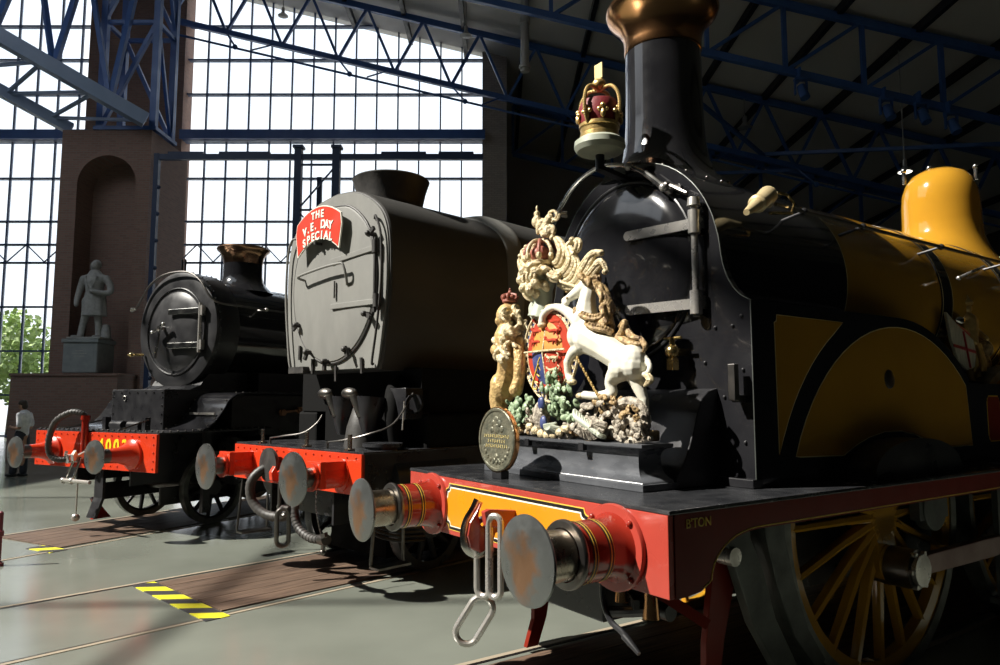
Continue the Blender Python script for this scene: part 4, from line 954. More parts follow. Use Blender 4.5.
c = (0.448, 0.609, 2.400)
mb.lathe([(0.048,0),(0.054,0.008),(0.052,0.022),(0.044,0.026)],c,(0,0,1),20)
for i in range(5):
    a = 2*PI*i/5; mb.tube(spline([(c[0]+.048*math.cos(a),c[1]+.048*math.sin(a),c[2]+.02),(c[0]+.054*math.cos(a),c[1]+.054*math.sin(a),c[2]+.05),(c[0],c[1],c[2]+.065)],4),0.009,6); mb.ball((c[0]+.052*math.cos(a+.6),c[1]+.052*math.sin(a+.6),c[2]+.038),0.013,7,5)
mb.ball((c[0],c[1],c[2]+.075),0.014,8,6).ball((c[0],c[1],c[2]+.095),0.008,8,6)
mb.build('lion_crown','pinkred',lion)
for q in ((0.396, 0.643, 2.337),(0.389, 0.574, 2.329)): MB().ball(q,0.007,7,5).build('eye','gilt2',lion)
MB().ball((0.389, 0.621, 2.238),(0.010,0.020,0.008),8,6).build('mouth','velvet',lion)
mb = MB()
for q in ((0.415, 0.720, 2.080),(0.402, 0.478, 1.779),(0.448, 0.611, 1.531)):
    for k in (-1,0,1): mb.ball(Vector(q)+Vector((0,k*.018,0)),(0.02,0.012,0.018),8,6)
mb.build('paw','gilt3',lion)

# --- helmet, crown, crest, mantling
hc = (0.461, 0.277, 2.515)
mb = MB().ball(hc,(0.10,0.095,0.11),20,14)
mb.tube(spline([(0.468, 0.286, 2.451),(0.468, 0.265, 2.362),(0.461, 0.279, 2.265)],5),lerps([0.08,0.06,0.095],11),14)
mb.build('helmet','ermine',arms,remesh=0.008,sm=4)
mb = MB()
for i in range(7):
    a_ = R(-150+i*50); 
    for j,(rr,zz,xx) in enumerate(((0.085,0.0,-.075),(0.11,0.0,-.02))):
        y_ = hc[1]+rr*math.cos(a_); z_ = hc[2]+rr*0.9*math.sin(a_)
        mb.tube(spline([(hc[0]+xx,hc[1]+rr*.3*math.cos(a_),hc[2]+rr*.3*math.sin(a_)),(hc[0]+xx-.03,y_,z_),(hc[0]+xx+.0,hc[1]+rr*1.25*math.cos(a_+.25),hc[2]+rr*1.1*math.sin(a_+.25))],4),lerps([0.02,0.032,0.018],9),8)
mb.build('helmet_leaves','gilt',arms,remesh=0.006,sm=1)
for k in range(-2,3): MB().tube(spline([(hc[0]-.04,hc[1]+.035*k,hc[2]+.09),(hc[0]-.115,hc[1]+.042*k,hc[2]+.02),(hc[0]-.09,hc[1]+.036*k,hc[2]-.07)],6),0.010,7).build('visor_bar','gilt',arms)
MB().lathe([(0.085,0),(0.10,0.01),(0.10,0.03),(0.09,0.035)],(hc[0],hc[1],hc[2]+.085),(0,0,1),28).build('crown_band','gilt',arms)
mb = MB().ball((hc[0],hc[1],hc[2]+.17),(0.075,0.078,0.055),18,12).build('crown_cap','pinkred',arms)
for i in range(4):
    a = PI*i/4; mb = MB().tube(spline([(hc[0]+.10*math.cos(a),hc[1]+.10*math.sin(a),hc[2]+.12),(hc[0]+.105*math.cos(a),hc[1]+.105*math.sin(a),hc[2]+.19),(hc[0]+.05*math.cos(a),hc[1]+.05*math.sin(a),hc[2]+.255),(hc[0]-.05*math.cos(a),hc[1]-.05*math.sin(a),hc[2]+.255),(hc[0]-.105*math.cos(a),hc[1]-.105*math.sin(a),hc[2]+.19),(hc[0]-.10*math.cos(a),hc[1]-.10*math.sin(a),hc[2]+.12)],5),0.012,8)
    mb.build('crown_arch','pinkred' if i%2 else 'gilt',arms)
mb = MB()
for i in range(8):
    a = 2*PI*i/8; mb.ball((hc[0]+.105*math.cos(a),hc[1]+.105*math.sin(a),hc[2]+.145),(0.02,0.02,0.028),8,6)
mb.build('crown_jewels','gilt',arms,kind='stuff')
# crest lion on the crown
mb = MB()
chain(mb, [(0.461, 0.200, 2.813),(0.461, 0.210, 2.875),(0.461, 0.178, 2.908)], [0.035,0.032,0.03])
chain(mb, [(0.442, 0.228, 2.796),(0.442, 0.249, 2.840),(0.448, 0.215, 2.861)], [0.014,0.016,0.02])
chain(mb, [(0.474, 0.165, 2.788),(0.474, 0.154, 2.832),(0.468, 0.197, 2.873)], [0.014,0.016,0.02])
mb.ball((0.448, 0.300, 2.905),(0.035,0.038,0.042)); mb.ball((0.448, 0.299, 2.959),(0.022,0.022,0.022)); mb.ball((0.448, 0.299, 2.999),(0.010,0.010,0.02))
chain(mb, [(0.448, 0.235, 2.891),(0.442, 0.270, 2.871),(0.442, 0.281, 2.826)], [0.028,0.022,0.014])
mb.build('crest_lion','gilt',arms,remesh=0.006,sm=2)
MB().tube(spline([(0.461, 0.158, 2.877),(0.461, 0.107, 2.906),(0.461, 0.137, 2.945),(0.461, 0.188, 2.943),(0.461, 0.168, 2.906),(0.461, 0.107, 2.880),(0.461, 0.077, 2.912)],5),0.009,7).build('crest_tail','gilt',arms)
# mantling: long S-curved leaves sweeping right and short ones left
def leaf(pts, r, m='gilt', flat=0.45, nm='mantling_leaf'):
    P = spline(pts,7); n = len(P); mb = MB()
    for k in (-1,0,1):
        Q = []
        for i,p in enumerate(P):
            t_ = (P[min(i+1,n-1)]-P[max(i-1,0)]).normalized(); w_ = Vector((1,0,0)).cross(t_).normalized()
            f_ = math.sin(PI*min(1,(i+1)/(n*0.8))*0.9)
            Q.append(p + w_*(k*r*0.85*max(f_,0.15)) + Vector((0.012*abs(k),0,0)))
        mb.tube(Q, lerps([r*.35,r*.62,r*.66,r*.5,r*.2],n), 8)
    mb.ball(P[-1]+Vector((-0.008,0,0)), r*.62, 8, 6); return mb.build(nm, m, arms)
leaf([(0.480, 0.216, 2.627),(0.468, 0.118, 2.610),(0.461, 0.070, 2.678),(0.468, 0.127, 2.754),(0.474, 0.165, 2.775)],0.030)
leaf([(0.480, 0.176, 2.555),(0.461, 0.052, 2.534),(0.455, -0.025, 2.598),(0.461, 0.011, 2.693),(0.468, -0.040, 2.723)],0.032)
leaf([(0.487, 0.154, 2.500),(0.468, 0.012, 2.479),(0.461, -0.073, 2.541),(0.468, -0.048, 2.633)],0.030)
leaf([(0.487, 0.134, 2.465),(0.468, -0.036, 2.453),(0.455, -0.145, 2.529),(0.461, -0.220, 2.603),(0.474, -0.293, 2.598)],0.034)
leaf([(0.493, 0.102, 2.442),(0.474, -0.075, 2.442),(0.468, -0.193, 2.498),(0.474, -0.275, 2.547),(0.487, -0.311, 2.483)],0.030)
leaf([(0.500, 0.071, 2.413),(0.487, -0.116, 2.438),(0.480, -0.231, 2.470),(0.487, -0.241, 2.421)],0.024,'gilt2')
leaf([(0.468, -0.030, 2.725),(0.461, -0.085, 2.695),(0.461, -0.056, 2.656),(0.468, 0.009, 2.681)],0.022)
leaf([(0.461, 0.329, 2.643),(0.455, 0.420, 2.670),(0.461, 0.485, 2.737),(0.474, 0.446, 2.766)],0.026)
leaf([(0.461, 0.352, 2.606),(0.448, 0.445, 2.606),(0.455, 0.511, 2.672),(0.468, 0.506, 2.714)],0.026)
leaf([(0.461, 0.374, 2.556),(0.442, 0.460, 2.525),(0.448, 0.491, 2.592),(0.455, 0.443, 2.606)],0.025)
leaf([(0.461, 0.385, 2.503),(0.448, 0.446, 2.456),(0.442, 0.338, 2.402),(0.442, 0.252, 2.431)],0.022)
leaf([(0.435, 0.191, 2.579),(0.422, 0.144, 2.525),(0.435, 0.090, 2.499),(0.448, 0.066, 2.522)],0.024)
leaf([(0.461, 0.342, 2.391),(0.448, 0.358, 2.338),(0.442, 0.318, 2.280),(0.435, 0.214, 2.296)],0.030,'ermine')
leaf([(0.468, 0.406, 2.291),(0.455, 0.302, 2.326),(0.448, 0.148, 2.303),(0.448, 0.050, 2.205)],0.018,'ermine')
leaf([(0.468, 0.462, 2.269),(0.461, 0.511, 2.219),(0.455, 0.491, 2.136),(0.448, 0.539, 2.098)],0.020)
# --- compartment: leaves, shells, scrolls
def foliage(nm, boxes, n, m, r0, r1, seed):
    rnd = random.Random(seed); mb = MB()
    for k in range(n):
        b = boxes[k%len(boxes)]
        y = rnd.uniform(b[0],b[1]); z = rnd.uniform(b[2],b[3]); x = AX-0.02-rnd.uniform(0.02,0.12)
        r = rnd.uniform(r0,r1); q = Matrix.Rotation(rnd.uniform(0,PI),3,'X') @ Matrix.Rotation(rnd.uniform(-.6,.6),3,'Z')
        mb.ball((x,y,z),(r*.35,r,r*.62),8,6,rot=q)
        mb.ball(Vector((x,y,z))+q@Vector((-r*.2,r*.5,r*.4)),(r*.3,r*.5,r*.4),7,5,rot=q)
    return mb.build(nm,m,arms,kind='stuff')
foliage('leaf_cluster',[(-0.10,0.14,1.66,1.80),(-0.02,0.09,1.72,1.90),(-0.14,0.08,1.60,1.70)],95,'leaf',0.022,0.040,11)
foliage('leaf_cluster',[(0.28,0.50,1.60,1.74),(0.34,0.54,1.56,1.68)],65,'leaf',0.022,0.040,12)
foliage('ground_carving',[(-0.70,-0.45,1.52,1.62),(-0.45,-0.20,1.60,1.72),(0.12,0.30,1.52,1.68),(-0.30,0.15,1.50,1.57)],110,'stonecarve',0.020,0.038,13)
foliage('ground_carving',[(-0.52,-0.30,1.64,1.74),(0.2,0.6,1.50,1.56),(-0.70,-0.55,1.60,1.70)],50,'gilt2',0.016,0.03,14)
def shell(y,z,r,m):
    mb = MB(); 
    for k in range(9):
        a = R(200+k*17.5); mb.tube([(AX-.10,y,z+r*.5),(AX-.16,y+r*.6*math.cos(a),z+r*.5+r*.6*math.sin(a)),(AX-.13,y+r*1.1*math.cos(a),z+r*.5+r*1.0*math.sin(a))],[0.012,r*.20,r*.16],7)
    mb.build('shell',m,arms)
shell(0.47,1.535,0.06,'ermine'); shell(0.03,1.54,0.07,'ermine'); shell(-0.33,1.56,0.12,'stonecarve')
mb = MB()
for k in range(9): mb.tube(spline([(AX-.14,-0.20-.02*k,1.66-.012*k),(AX-.17,-0.24-.025*k,1.62-.012*k),(AX-.13,-0.32-.015*k,1.53-.002*k)],4),0.014,6)
mb.build('ribbed_scroll','ermine',arms)
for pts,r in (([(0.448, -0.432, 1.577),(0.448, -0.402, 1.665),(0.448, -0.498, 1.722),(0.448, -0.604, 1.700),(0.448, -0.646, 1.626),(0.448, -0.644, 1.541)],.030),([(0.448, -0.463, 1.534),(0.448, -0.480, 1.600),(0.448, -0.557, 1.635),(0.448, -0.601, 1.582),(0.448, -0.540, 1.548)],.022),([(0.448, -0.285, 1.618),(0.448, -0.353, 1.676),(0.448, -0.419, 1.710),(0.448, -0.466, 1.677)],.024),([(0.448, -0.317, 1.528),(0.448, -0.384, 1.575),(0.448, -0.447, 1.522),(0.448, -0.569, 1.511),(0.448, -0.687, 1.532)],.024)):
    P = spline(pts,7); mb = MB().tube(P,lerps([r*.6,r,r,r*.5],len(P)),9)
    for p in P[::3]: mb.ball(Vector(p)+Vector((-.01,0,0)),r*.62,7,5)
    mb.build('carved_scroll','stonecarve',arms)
mb = MB()
for k in range(7):
    a = k/6; mb.ball((AX-.13,0.26-0.36*a,1.55-0.045*math.sin(PI*a)),(0.02,0.034,0.028),9,6)
mb.build('motto_ribbon','gilt',arms,kind='stuff')
for (y,z) in ((0.12,1.70),(0.10,1.58)): MB().ball((AX-.14,y,z),(0.02,0.03,0.045),10,7).build('blue_ornament','blue',arms)
MB().ball((AX-.10,0.17,1.62),(0.05,0.07,0.10),12,8).build('core_carving','stonecarve',arms)
MB().box(AX-.06,AX+.06,-0.68,0.62,PZ+0.24,PZ+0.30).build('base_board','gilt2',arms,smooth=0,bevel=0.01)
MB().cyl((AX+.03,0.1,PZ+0.26),(AX+.03,0.1,2.5),0.02,n=8).build('support_rod','black2',arms)

for ch in kids(arms):
    if ch.name.split('.')[0] in ('garter','garter_edge','garter_ornament','shield','quarter','lion_charge','quarter_bar','harp_string','leaf_cluster','ground_carving','shell','ribbed_scroll','motto_ribbon','blue_ornament','core_carving','base_board'):
        ch.location = (0.02,0.055,0.012)

# second figure group on the side sheet and the white shield beside it
fg = empty('gilt_figure', ORG[0], TH[0], 'gilt standing figure at the right edge beside the white cross shield', 'figure')
mb = MB(); bx,by = 3.86,-0.70
chain(mb, [(bx,by,1.98),(bx,by+.01,2.12),(bx,by,2.26),(bx,by,2.38)],[0.06,0.085,0.075,0.085])
chain(mb, [(bx-.05,by,2.0),(bx-.06,by-.02,1.93),(bx-.04,by-.03,1.88)],[0.04,0.028,0.03]); chain(mb, [(bx+.05,by,2.0),(bx+.04,by-.04,1.93),(bx+.06,by-.03,1.88)],[0.04,0.028,0.03])
mb.ball((bx,by,2.50),(0.042,0.045,0.055)); mb.tube([(bx,by,2.40),(bx,by,2.48)],[0.03,0.025],8)
chain(mb, [(bx-.07,by,2.36),(bx-.14,by-.05,2.28),(bx-.12,by-.1,2.2)],[0.035,0.025,0.02]); chain(mb, [(bx+.07,by,2.36),(bx+.14,by-.03,2.30),(bx+.10,by-.1,2.24)],[0.035,0.025,0.02])
mb.build('body','gold',fg,remesh=0.008,sm=3)
MB().lathe([(0.05,0),(0.055,0.02),(0.03,0.05),(0.012,0.09),(0.0,0.10)],(bx,by,2.53),(0,0,1),16).build('helmet','gold',fg)
mb = MB()
for k in range(10): a = 2*PI*k/10; mb.tube([(bx+.07*math.cos(a),by+.07*math.sin(a),2.2),(bx+.10*math.cos(a+.2),by+.10*math.sin(a+.2),2.05),(bx+.105*math.cos(a),by+.105*math.sin(a),1.97)],[0.02,0.024,0.012],7)
mb.build('draped_skirt','gold',fg)
MB().box(bx-.16,bx+.20,by-.12,by+.12,1.86,1.885).build('base','black2',fg,smooth=0,bevel=0.006)
for k in range(3): MB().ball((bx+.2+.06*k,by,1.93+.12*k),(0.07,0.06,0.08),10,7).build('carved_cluster','gilt2',fg)
ws = empty('cross_shield', ORG[0], TH[0], 'white painted shield with a thin red cross behind the gilt figure', 'shield')
spts = [(3.30,2.42),(3.36,2.20),(3.46,2.04),(3.60,1.97),(3.74,2.00),(3.78,2.12),(3.74,2.22),(3.62,2.27),(3.45,2.34)]
MB().prism(spts,'y',-0.80,-0.775).build('board','shieldwhite',ws,smooth=0,bevel=0.004)
MB().bar((3.38,-0.803,2.16),(3.76,-0.803,2.12),0.006,0.022).bar((3.55,-0.803,2.28),(3.64,-0.803,1.99),0.006,0.022).build('red_cross','crossred',ws,smooth=0)
MB().box(3.5,3.62,-0.78,-0.60,1.86,2.02).build('stand','black2',ws,smooth=0)
rc = [(3.52,2.33),(3.62,2.30),(3.74,2.26),(3.8,2.2)]
MB().tube(spline([(x,-0.76,z) for x,z in rc],5),0.022,8).build('red_ribbon','crossred',ws)
MB().ball((3.66,-0.74,2.38),(0.07,0.03,0.035),12,8).build('silver_ornament','steel_lt',ws)

fg.location = Vector(ORG[0])+Matrix.Rotation(TH[0],3,'Z')@Vector((0.36,0,0))
ws.location = Vector(ORG[0])+Matrix.Rotation(TH[0],3,'Z')@Vector((0.33,0,0))


# ================================================================== LOCOMOTIVE 2: grey, middle
E2 = empty('locomotive', ORG[1], TH[1], 'matt grey slab-sided steam locomotive with red headboard in the middle', 'locomotive')
P2 = 1.27
MB().box(0.50,9.5,-1.205,1.205,P2-0.02,P2).build('running_plate','platform',E2,smooth=0,bevel=0.004)
bb = MB().box(0.48,0.52,-1.20,1.20,0.885,P2-0.02).build('buffer_beam','red',E2,smooth=0,bevel=0.003)
mb = MB()
for s in [-1.12+0.14*i for i in range(17)]:
    mb.ball((0.478,s,1.215),0.011,7,5)
    if abs(abs(s)-0.864) > 0.2: mb.ball((0.478,s,0.93),0.011,7,5)
mb.build('rivets','red',bb,kind='stuff')
MB().box(0.50,3.2,-1.20,-1.17,0.86,P2-0.02).box(0.50,3.2,1.17,1.20,0.86,P2-0.02).build('side_valance','black2',E2,smooth=0)
def buffer2(s, parent, L0, red, hr=0.235, tag_=None, taper=False):
    if taper: prof = [(0.0,0.0),(0.19,0.0),(0.19,0.03),(0.160,0.05),(0.130,0.10),(0.098,0.19),(0.088,0.33),(0.0,0.33)]
    else: prof = [(0.0,0.0),(0.155,0.0),(0.155,0.03),(0.115,0.032),(0.113,0.30),(0.125,0.31),(0.125,0.335),(0.0,0.335)]
    t = MB().lathe(prof,(L0,s,1.05),(-1,0,0),36).build('buffer',red,parent)
    if not taper: MB().box(L0-0.28,L0-0.02,s-0.10,s+0.10,1.05+0.02,1.05+0.135).box(L0-0.30,L0-0.24,s-0.125,s+0.125,0.95,1.19).build('buffer_casting',red,t,smooth=0,bevel=0.008)
    MB().lathe([(0.088,0.32),(0.088,0.46),(0.11,0.475)],(L0,s,1.05),(-1,0,0),28).build('plunger','steel_dk',t,label='oily dark buffer plunger')
    h = MB().lathe([(0,0),(0.12,0.0),(hr-0.01,0.012),(hr,0.02),(hr-0.002,0.03),(0.12,0.046),(0,0.05)],(0,0,0),(-1,0,0),48).build('buffer_head','bufface',t,label='large round worn steel buffer head'); h.location = (L0-0.47,s,1.05)
    if taper:
        mb = MB()
        for a in (45,135,225,315): mb.ball((L0-0.03,s+0.165*math.cos(R(a)),1.05+0.165*math.sin(R(a))),0.014,7,5)
        mb.build('bolts',red,t,kind='stuff')
buffer2(-0.864,E2,0.50,'red'); buffer2(0.864,E2,0.50,'red')
# body
prof2 = [(0.0,3.965),(0.30,3.935),(0.52,3.865),(0.74,3.735),(0.88,3.59),(0.95,3.40),(0.975,3.12),(0.966,2.85),(0.93,2.5),(0.87,2.2),(0.812,2.03)]
def outline(k=1.0, dz=0.0, zb=None):
    ps = spline([(s*k,0,z*1.0) for s,z in prof2],4); pts = [(p.x,p.z) for p in ps]
    zc = 2.95
    pts = [(x, zc+(z-zc)*k+dz) for x,z in pts]
    return pts + [(-x,z) for x,z in pts[::-1]][:-1]
o2 = outline()
MB().ringloft([[(L,y*kk,2.95+(z-2.95)*kk) for y,z in o2] for L,kk in ((0.945,0.972),(0.95,0.99),(0.97,1.0),(2.72,1.0))]).build('smokebox_casing','greyside',E2,smooth=25)
fr = MB().prism([(y*0.975,2.95+(z-2.95)*0.975) for y,z in o2],'x',0.934,0.95).build('front_plate','greyfront',E2,smooth=25,label='weathered grey front plate, sunlight painted in as pale grey')
oo = outline(1.075)
MB().ringloft([[(L,y*kk,2.95+(z-2.95)*kk) for y,z in oo] for L,kk in ((2.75,0.95),(2.80,1.0),(9.6,1.0))]).build('boiler_casing','greyside',E2,smooth=25)
MB().ringloft([[(L,y*kk,2.95+(z-2.95)*kk) for y,z in oo] for L,kk in ((2.62,0.925),(2.64,0.945),(2.78,0.998),(2.80,1.003),(2.83,1.003))]).build('casing_collar','greyfront',E2,smooth=25,label='leading edge of the boiler casing, painted paler as if sunlit')
# door
dpts = [(p.x,p.z) for p in spline([(x,0,z) for x,z in ((0.0,3.80),(-0.30,3.75),(-0.58,3.54),(-0.73,3.25),(-0.77,2.92),(-0.70,2.60),(-0.52,2.34),(-0.27,2.18),(0.0,2.13),(0.27,2.18),(0.52,2.34),(0.70,2.60),(0.77,2.92),(0.73,3.25),(0.58,3.54),(0.30,3.75),(0.0,3.80))],4)][:-1]
MB().ringloft([[(L,y*k,2.95+(z-2.95)*k) for y,z in dpts] for L,k in ((0.935,1.0),(0.915,1.0),(0.905,0.985),(0.893,0.85),(0.885,0.5),(0.882,0.1))]).build('smokebox_door','greyfront',fr,smooth=30,label='tall rounded grey smokebox door')
MB().tube([(0.925,y*1.012,2.95+(z-2.95)*1.012) for y,z in dpts],0.014,8,closed=True).build('door_seam','soot',fr)
for (a,b) in (((-0.041, 3.197),(-0.806, 3.248)),((-0.060, 2.713),(-0.837, 2.703))):
    MB().bar((0.870,*a),(0.895,*b),0.02,0.055).build('hinge_strap','greyfront',fr,smooth=0,bevel=0.004)
    MB().cyl((0.88,b[0],b[1]-0.06),(0.88,b[0],b[1]+0.07),0.036,n=14).build('hinge_knuckle','soot',fr)
h0,h1 = (-0.814, 3.334),(-0.851, 2.592)
MB().cyl((0.875,*h0),(0.875,h0[0],h1[1]),0.018,n=10).build('hinge_pin','soot',fr)
for s in (1,-1):
    MB().tube(spline([(0.93,s*0.72,3.56),(0.885,s*0.80,3.56),(0.885,s*0.885,3.35),(0.885,s*0.90,2.9),(0.885,s*0.84,2.45),(0.885,s*0.775,2.12),(0.92,s*0.75,2.09)],6),0.013,8).build('hand_rail','greyfront' if s>0 else 'soot',fr)
MB().tube(spline([(0.88,0.50,2.94+.12),(0.80,0.50,2.94+.14),(0.79,0.40,3.10),(0.79,0.0,3.13),(0.79,-0.28,3.135),(0.80,-0.36,3.12),(0.83,-0.38,3.0),(0.88,-0.33,2.92)],6),0.014,9).build('door_handle','greyfront',fr)
for (s,z) in ((0.584, 2.581),(0.363, 2.279),(0.025, 2.167),(-0.340, 2.276),(-0.658, 2.600),(-0.703, 3.376)):
    d = Vector((s,z-2.95)).normalized()
    MB().bar((0.86,s,z),(0.86,s+d.x*0.12,z+d.y*0.12),0.03,0.04).cyl((0.93,s+d.x*.03,z+d.y*.03),(0.84,s+d.x*.03,z+d.y*.03),0.024,n=12).ball((0.84,s+d.x*.03,z+d.y*.03),0.03,10,7).build('door_clamp','soot',fr)
for s,z in ((0.35,2.14),(-0.1,2.05),(-0.55,2.12),(0.62,2.3)): MB().bar((0.915,s,z+.04),(0.92,s*1.02,z-0.12),0.02,0.03).build('lamp_iron','soot',fr,smooth=0)
MB().box(0.86,0.95,0.45,0.76,2.03,2.10).build('step_bracket','soot',fr,smooth=0)
MB().bar((0.86,-0.12,2.80),(0.86,-0.12,2.98),0.02,0.02).build('centre_clip','greyfront',fr,smooth=0)
# chimney: wide bucket
MB().lathe([(0.40,-0.16),(0.365,-0.04),(0.37,0.0),(0.40,0.14),(0.435,0.25),(0.445,0.275),(0.43,0.29),(0.40,0.27),(0.36,0.06),(0.0,0.02)],(1.68,0,3.98),(0,0,1),56).build('chimney','soot',E2,label='wide bucket-shaped dark chimney')
# framing and cylinders below
MB().box(1.25,9.3,-0.60,0.60,P2,2.05).box(1.25,9.3,-1.10,1.10,1.6,2.05).build('saddle','flatblack',E2,smooth=0,bevel=0.01)  # black filler, shade below the casing given by its colour
for s in (-0.98,0.98):
    MB().cyl((0.85,s,0.95),(1.75,s,0.95),0.30,n=36).lathe([(0.0,0.0),(0.24,0.0),(0.30,0.03)],(0.82,s,0.95),(1,0,0),36).build('cylinder','black2',E2)
    MB().box(1.25,2.1,s-0.20,s+0.20,1.2,1.60).build('valve_chest','flatblack',E2,smooth=0,bevel=0.03)  # blackened so that its colour reads as shade
MB().cyl((0.86,-1.0,1.27),(0.86,-1.0,1.33),0.17,n=30).lathe([(0.19,0.03),(0.19,0.06)],(0.86,-1.0,1.27),(0,0,1),30).build('lubricator_drum','platform',E2)
MB().tube(spline([(1.1,-0.9,1.3),(1.05,-0.9,1.6),(1.15,-0.8,1.85),(1.4,-0.7,1.95)],5),0.08,14).build('steam_pipe','flatblack',E2)
def mush(s,z):
    MB().ball((0.80,s+0.03,z),(0.06,0.115,0.058),18,12).cyl((0.80,s-0.05,z-0.02),(0.86,s-0.12,z-0.22),0.05,0.06,16).build('snifting_valve','steel_dk',E2,label='rounded dark steel valve head on a pipe')
mush(-0.13,1.80); mush(-0.56,1.80)
for s in (-0.26,-0.70): MB().lathe([(0.05,-0.12),(0.10,0.0),(0.13,0.10),(0.15,0.20),(0.16,0.26),(0.0,0.27)],(0.92,s,1.50),(0.1,0,1),24).build('valve_body','black2',E2)
MB().lathe([(0.20,0),(0.17,0.2),(0.10,0.42),(0.0,0.5)],(1.0,-0.5,1.27),(0,0,1),28).build('pipe_elbow','soot',E2)
MB().tube(spline([(0.58,0.60,1.33),(0.60,0.35,1.36),(0.68,0.10,1.40),(0.76,-0.02,1.50),(0.80,-0.05,1.58)],6),0.010,8).tube([(0.58,0.60,1.27),(0.58,0.60,1.34)],0.012,8).build('curved_rod','steel_dk',E2)
MB().tube(spline([(0.58,-0.50,1.33),(0.60,-0.75,1.36),(0.70,-1.0,1.42),(0.90,-1.12,1.52),(1.1,-1.15,1.8)],6),0.009,8).tube([(0.58,-0.50,1.27),(0.58,-0.50,1.34)],0.012,8).build('curved_rod','steel_dk',E2)
for s in (0.69,-0.19,-0.93): MB().box(0.53,0.55,s-0.025,s+0.025,P2,P2+0.15).box(0.50,0.58,s-0.03,s+0.03,P2,P2+0.02).build('lamp_iron','steel_warm',E2,smooth=0,bevel=0.003)
MB().cyl((1.15,-1.12,1.70),(1.10,-1.15,1.70),0.09,n=24).lathe([(0.06,0),(0.09,0.0),(0.09,0.02)],(1.10,-1.15,1.70),(-.2,-1,0),20,False).box(1.05,1.35,-1.1,-0.85,1.55,1.85).build('oil_pump','black2',E2,bevel=0.004)
MB().cyl((1.02,-1.12,1.72),(1.0,-1.12,1.45),0.008,n=6).build('pump_rod','steel',E2)
# low step frame and pipes
for s in (-1.25,1.25):
    MB().tube([(0.62,s,0.95),(0.56,s,0.30),(0.56,s*1.0-0.0,0.27),(0.92,s,0.27),(0.92,s,0.9)],0.016,6).build('step_frame','steel_dk',E2,smooth=0)
    MB().box(0.56,0.92,s-0.12,s+0.02,0.255,0.275).build('step','steel_dk',E2,smooth=0)
mb = MB()
for k in range(4): mb.tube(spline([(0.62,-0.95,0.84-.03*k),(0.7,-1.05,0.66-.04*k),(0.95,-1.1,0.55-.04*k),(1.3,-1.1,0.5-.04*k)],5),0.016,7)
mb.build('drain_pipes','black2',E2,kind='stuff')
for x in (1.6,3.6,5.3):
    for s in (-0.78,0.78):
        r = 0.45 if x < 2 else 0.78
        w = MB().lathe([(r-0.10,-0.06),(r-0.02,-0.065),(r,0.0),(r-0.01,0.06),(r-0.10,0.06),(r-0.10,-0.06)],(x,s,r),(0,1,0),48,False).cyl((x,s-0.08,r),(x,s+0.08,r),0.12,n=24)
        for k in range(10): a = 2*PI*k/10; w.cyl((x,s,r),(x+(r-.08)*math.cos(a),s,r+(r-.08)*math.sin(a)),0.035,0.03,7)
        w.build('wheel','black2',E2)
MB().box(0.6,9.0,-0.60,-0.57,0.55,1.25).box(0.6,9.0,0.57,0.60,0.55,1.25).box(0.7,2.4,-0.5,0.5,0.6,1.2).build('frame','black2',E2,smooth=0)
MB().box(1.3,8.0,-0.5,0.5,0.12,0.7).build('dark_infill','flatblack',E2,smooth=0)  # dark box added to stand in for the shade between the wheels
MB().box(1.9,5.0,-1.15,-0.62,0.95,1.24).build('slide_bar_box','black2',E2,smooth=0,bevel=0.02)
# drawhook, coupling and hoses
hk2 = MB().prism([(0.50,1.0),(0.40,0.98),(0.33,0.93),(0.27,0.95),(0.26,1.03),(0.30,1.09),(0.33,1.02),(0.38,1.05),(0.50,1.10)],'y',-0.03,0.03).build('draw_hook','red',E2,smooth=0,bevel=0.006)
link((0.33,-0.15,0.80),0.045,0.13,0.020,(0,0,R(30)),m='steel_dk',parent=hk2)
link((0.31,-0.18,0.52),0.055,0.12,0.022,(0,0,R(60)),m='steel_dk',parent=hk2)
MB().cyl((0.33,-0.26,0.70),(0.33,-0.06,0.70),0.026,n=12).build('coupling_screw','steel_dk',hk2)
ch = spline([(0.42,-0.58,0.90),(0.38,-0.64,0.75),(0.37,-0.70,0.62),(0.37,-0.76,0.50)],8)
mb = MB()
for i,p in enumerate(ch): mb.ball(p,(0.008,0.004,0.014) if i%2 else (0.004,0.009,0.014),6,5)
mb.build('chain','steel_dk',E2,kind='stuff')
hp = spline([(0.48,0.30,1.05),(0.36,0.36,1.02),(0.27,0.40,0.90),(0.28,0.38,0.72),(0.34,0.24,0.60),(0.42,0.04,0.58),(0.45,-0.08,0.64)],8)
mb = MB().tube(hp,0.046,12)
for p,q in zip(hp[::2],hp[1::2]): mb.tube([p,q],0.048,12)
mb.build('vacuum_hose','rubber',E2,label='thick ribbed grey hose looped beside the hook')
hp = spline([(0.46,-0.24,0.92),(0.40,-0.27,0.80),(0.37,-0.29,0.64),(0.37,-0.38,0.52),(0.38,-0.56,0.46),(0.38,-0.76,0.47)],8)
mb = MB().tube(hp,0.036,12)
for p,q in zip(hp[::2],hp[1::2]): mb.tube([p,q],0.041,12)
mb.build('steam_hose','rubber',E2,label='ribbed steam hose hanging under the beam')
MB().cyl((0.38,-0.74,0.47),(0.37,-0.84,0.48),0.05,n=14).bar((0.35,-0.80,0.50),(0.33,-0.90,0.54),0.03,0.04).bar((0.37,-0.80,0.46),(0.38,-0.77,0.36),0.03,0.03).ball((0.38,-0.77,0.36),0.03,8,6).build('hose_coupling','steel_dk',E2)
MB().cyl((0.50,0.30,1.05),(0.38,0.30,1.05),0.10,n=20).build('hose_socket','red',E2)
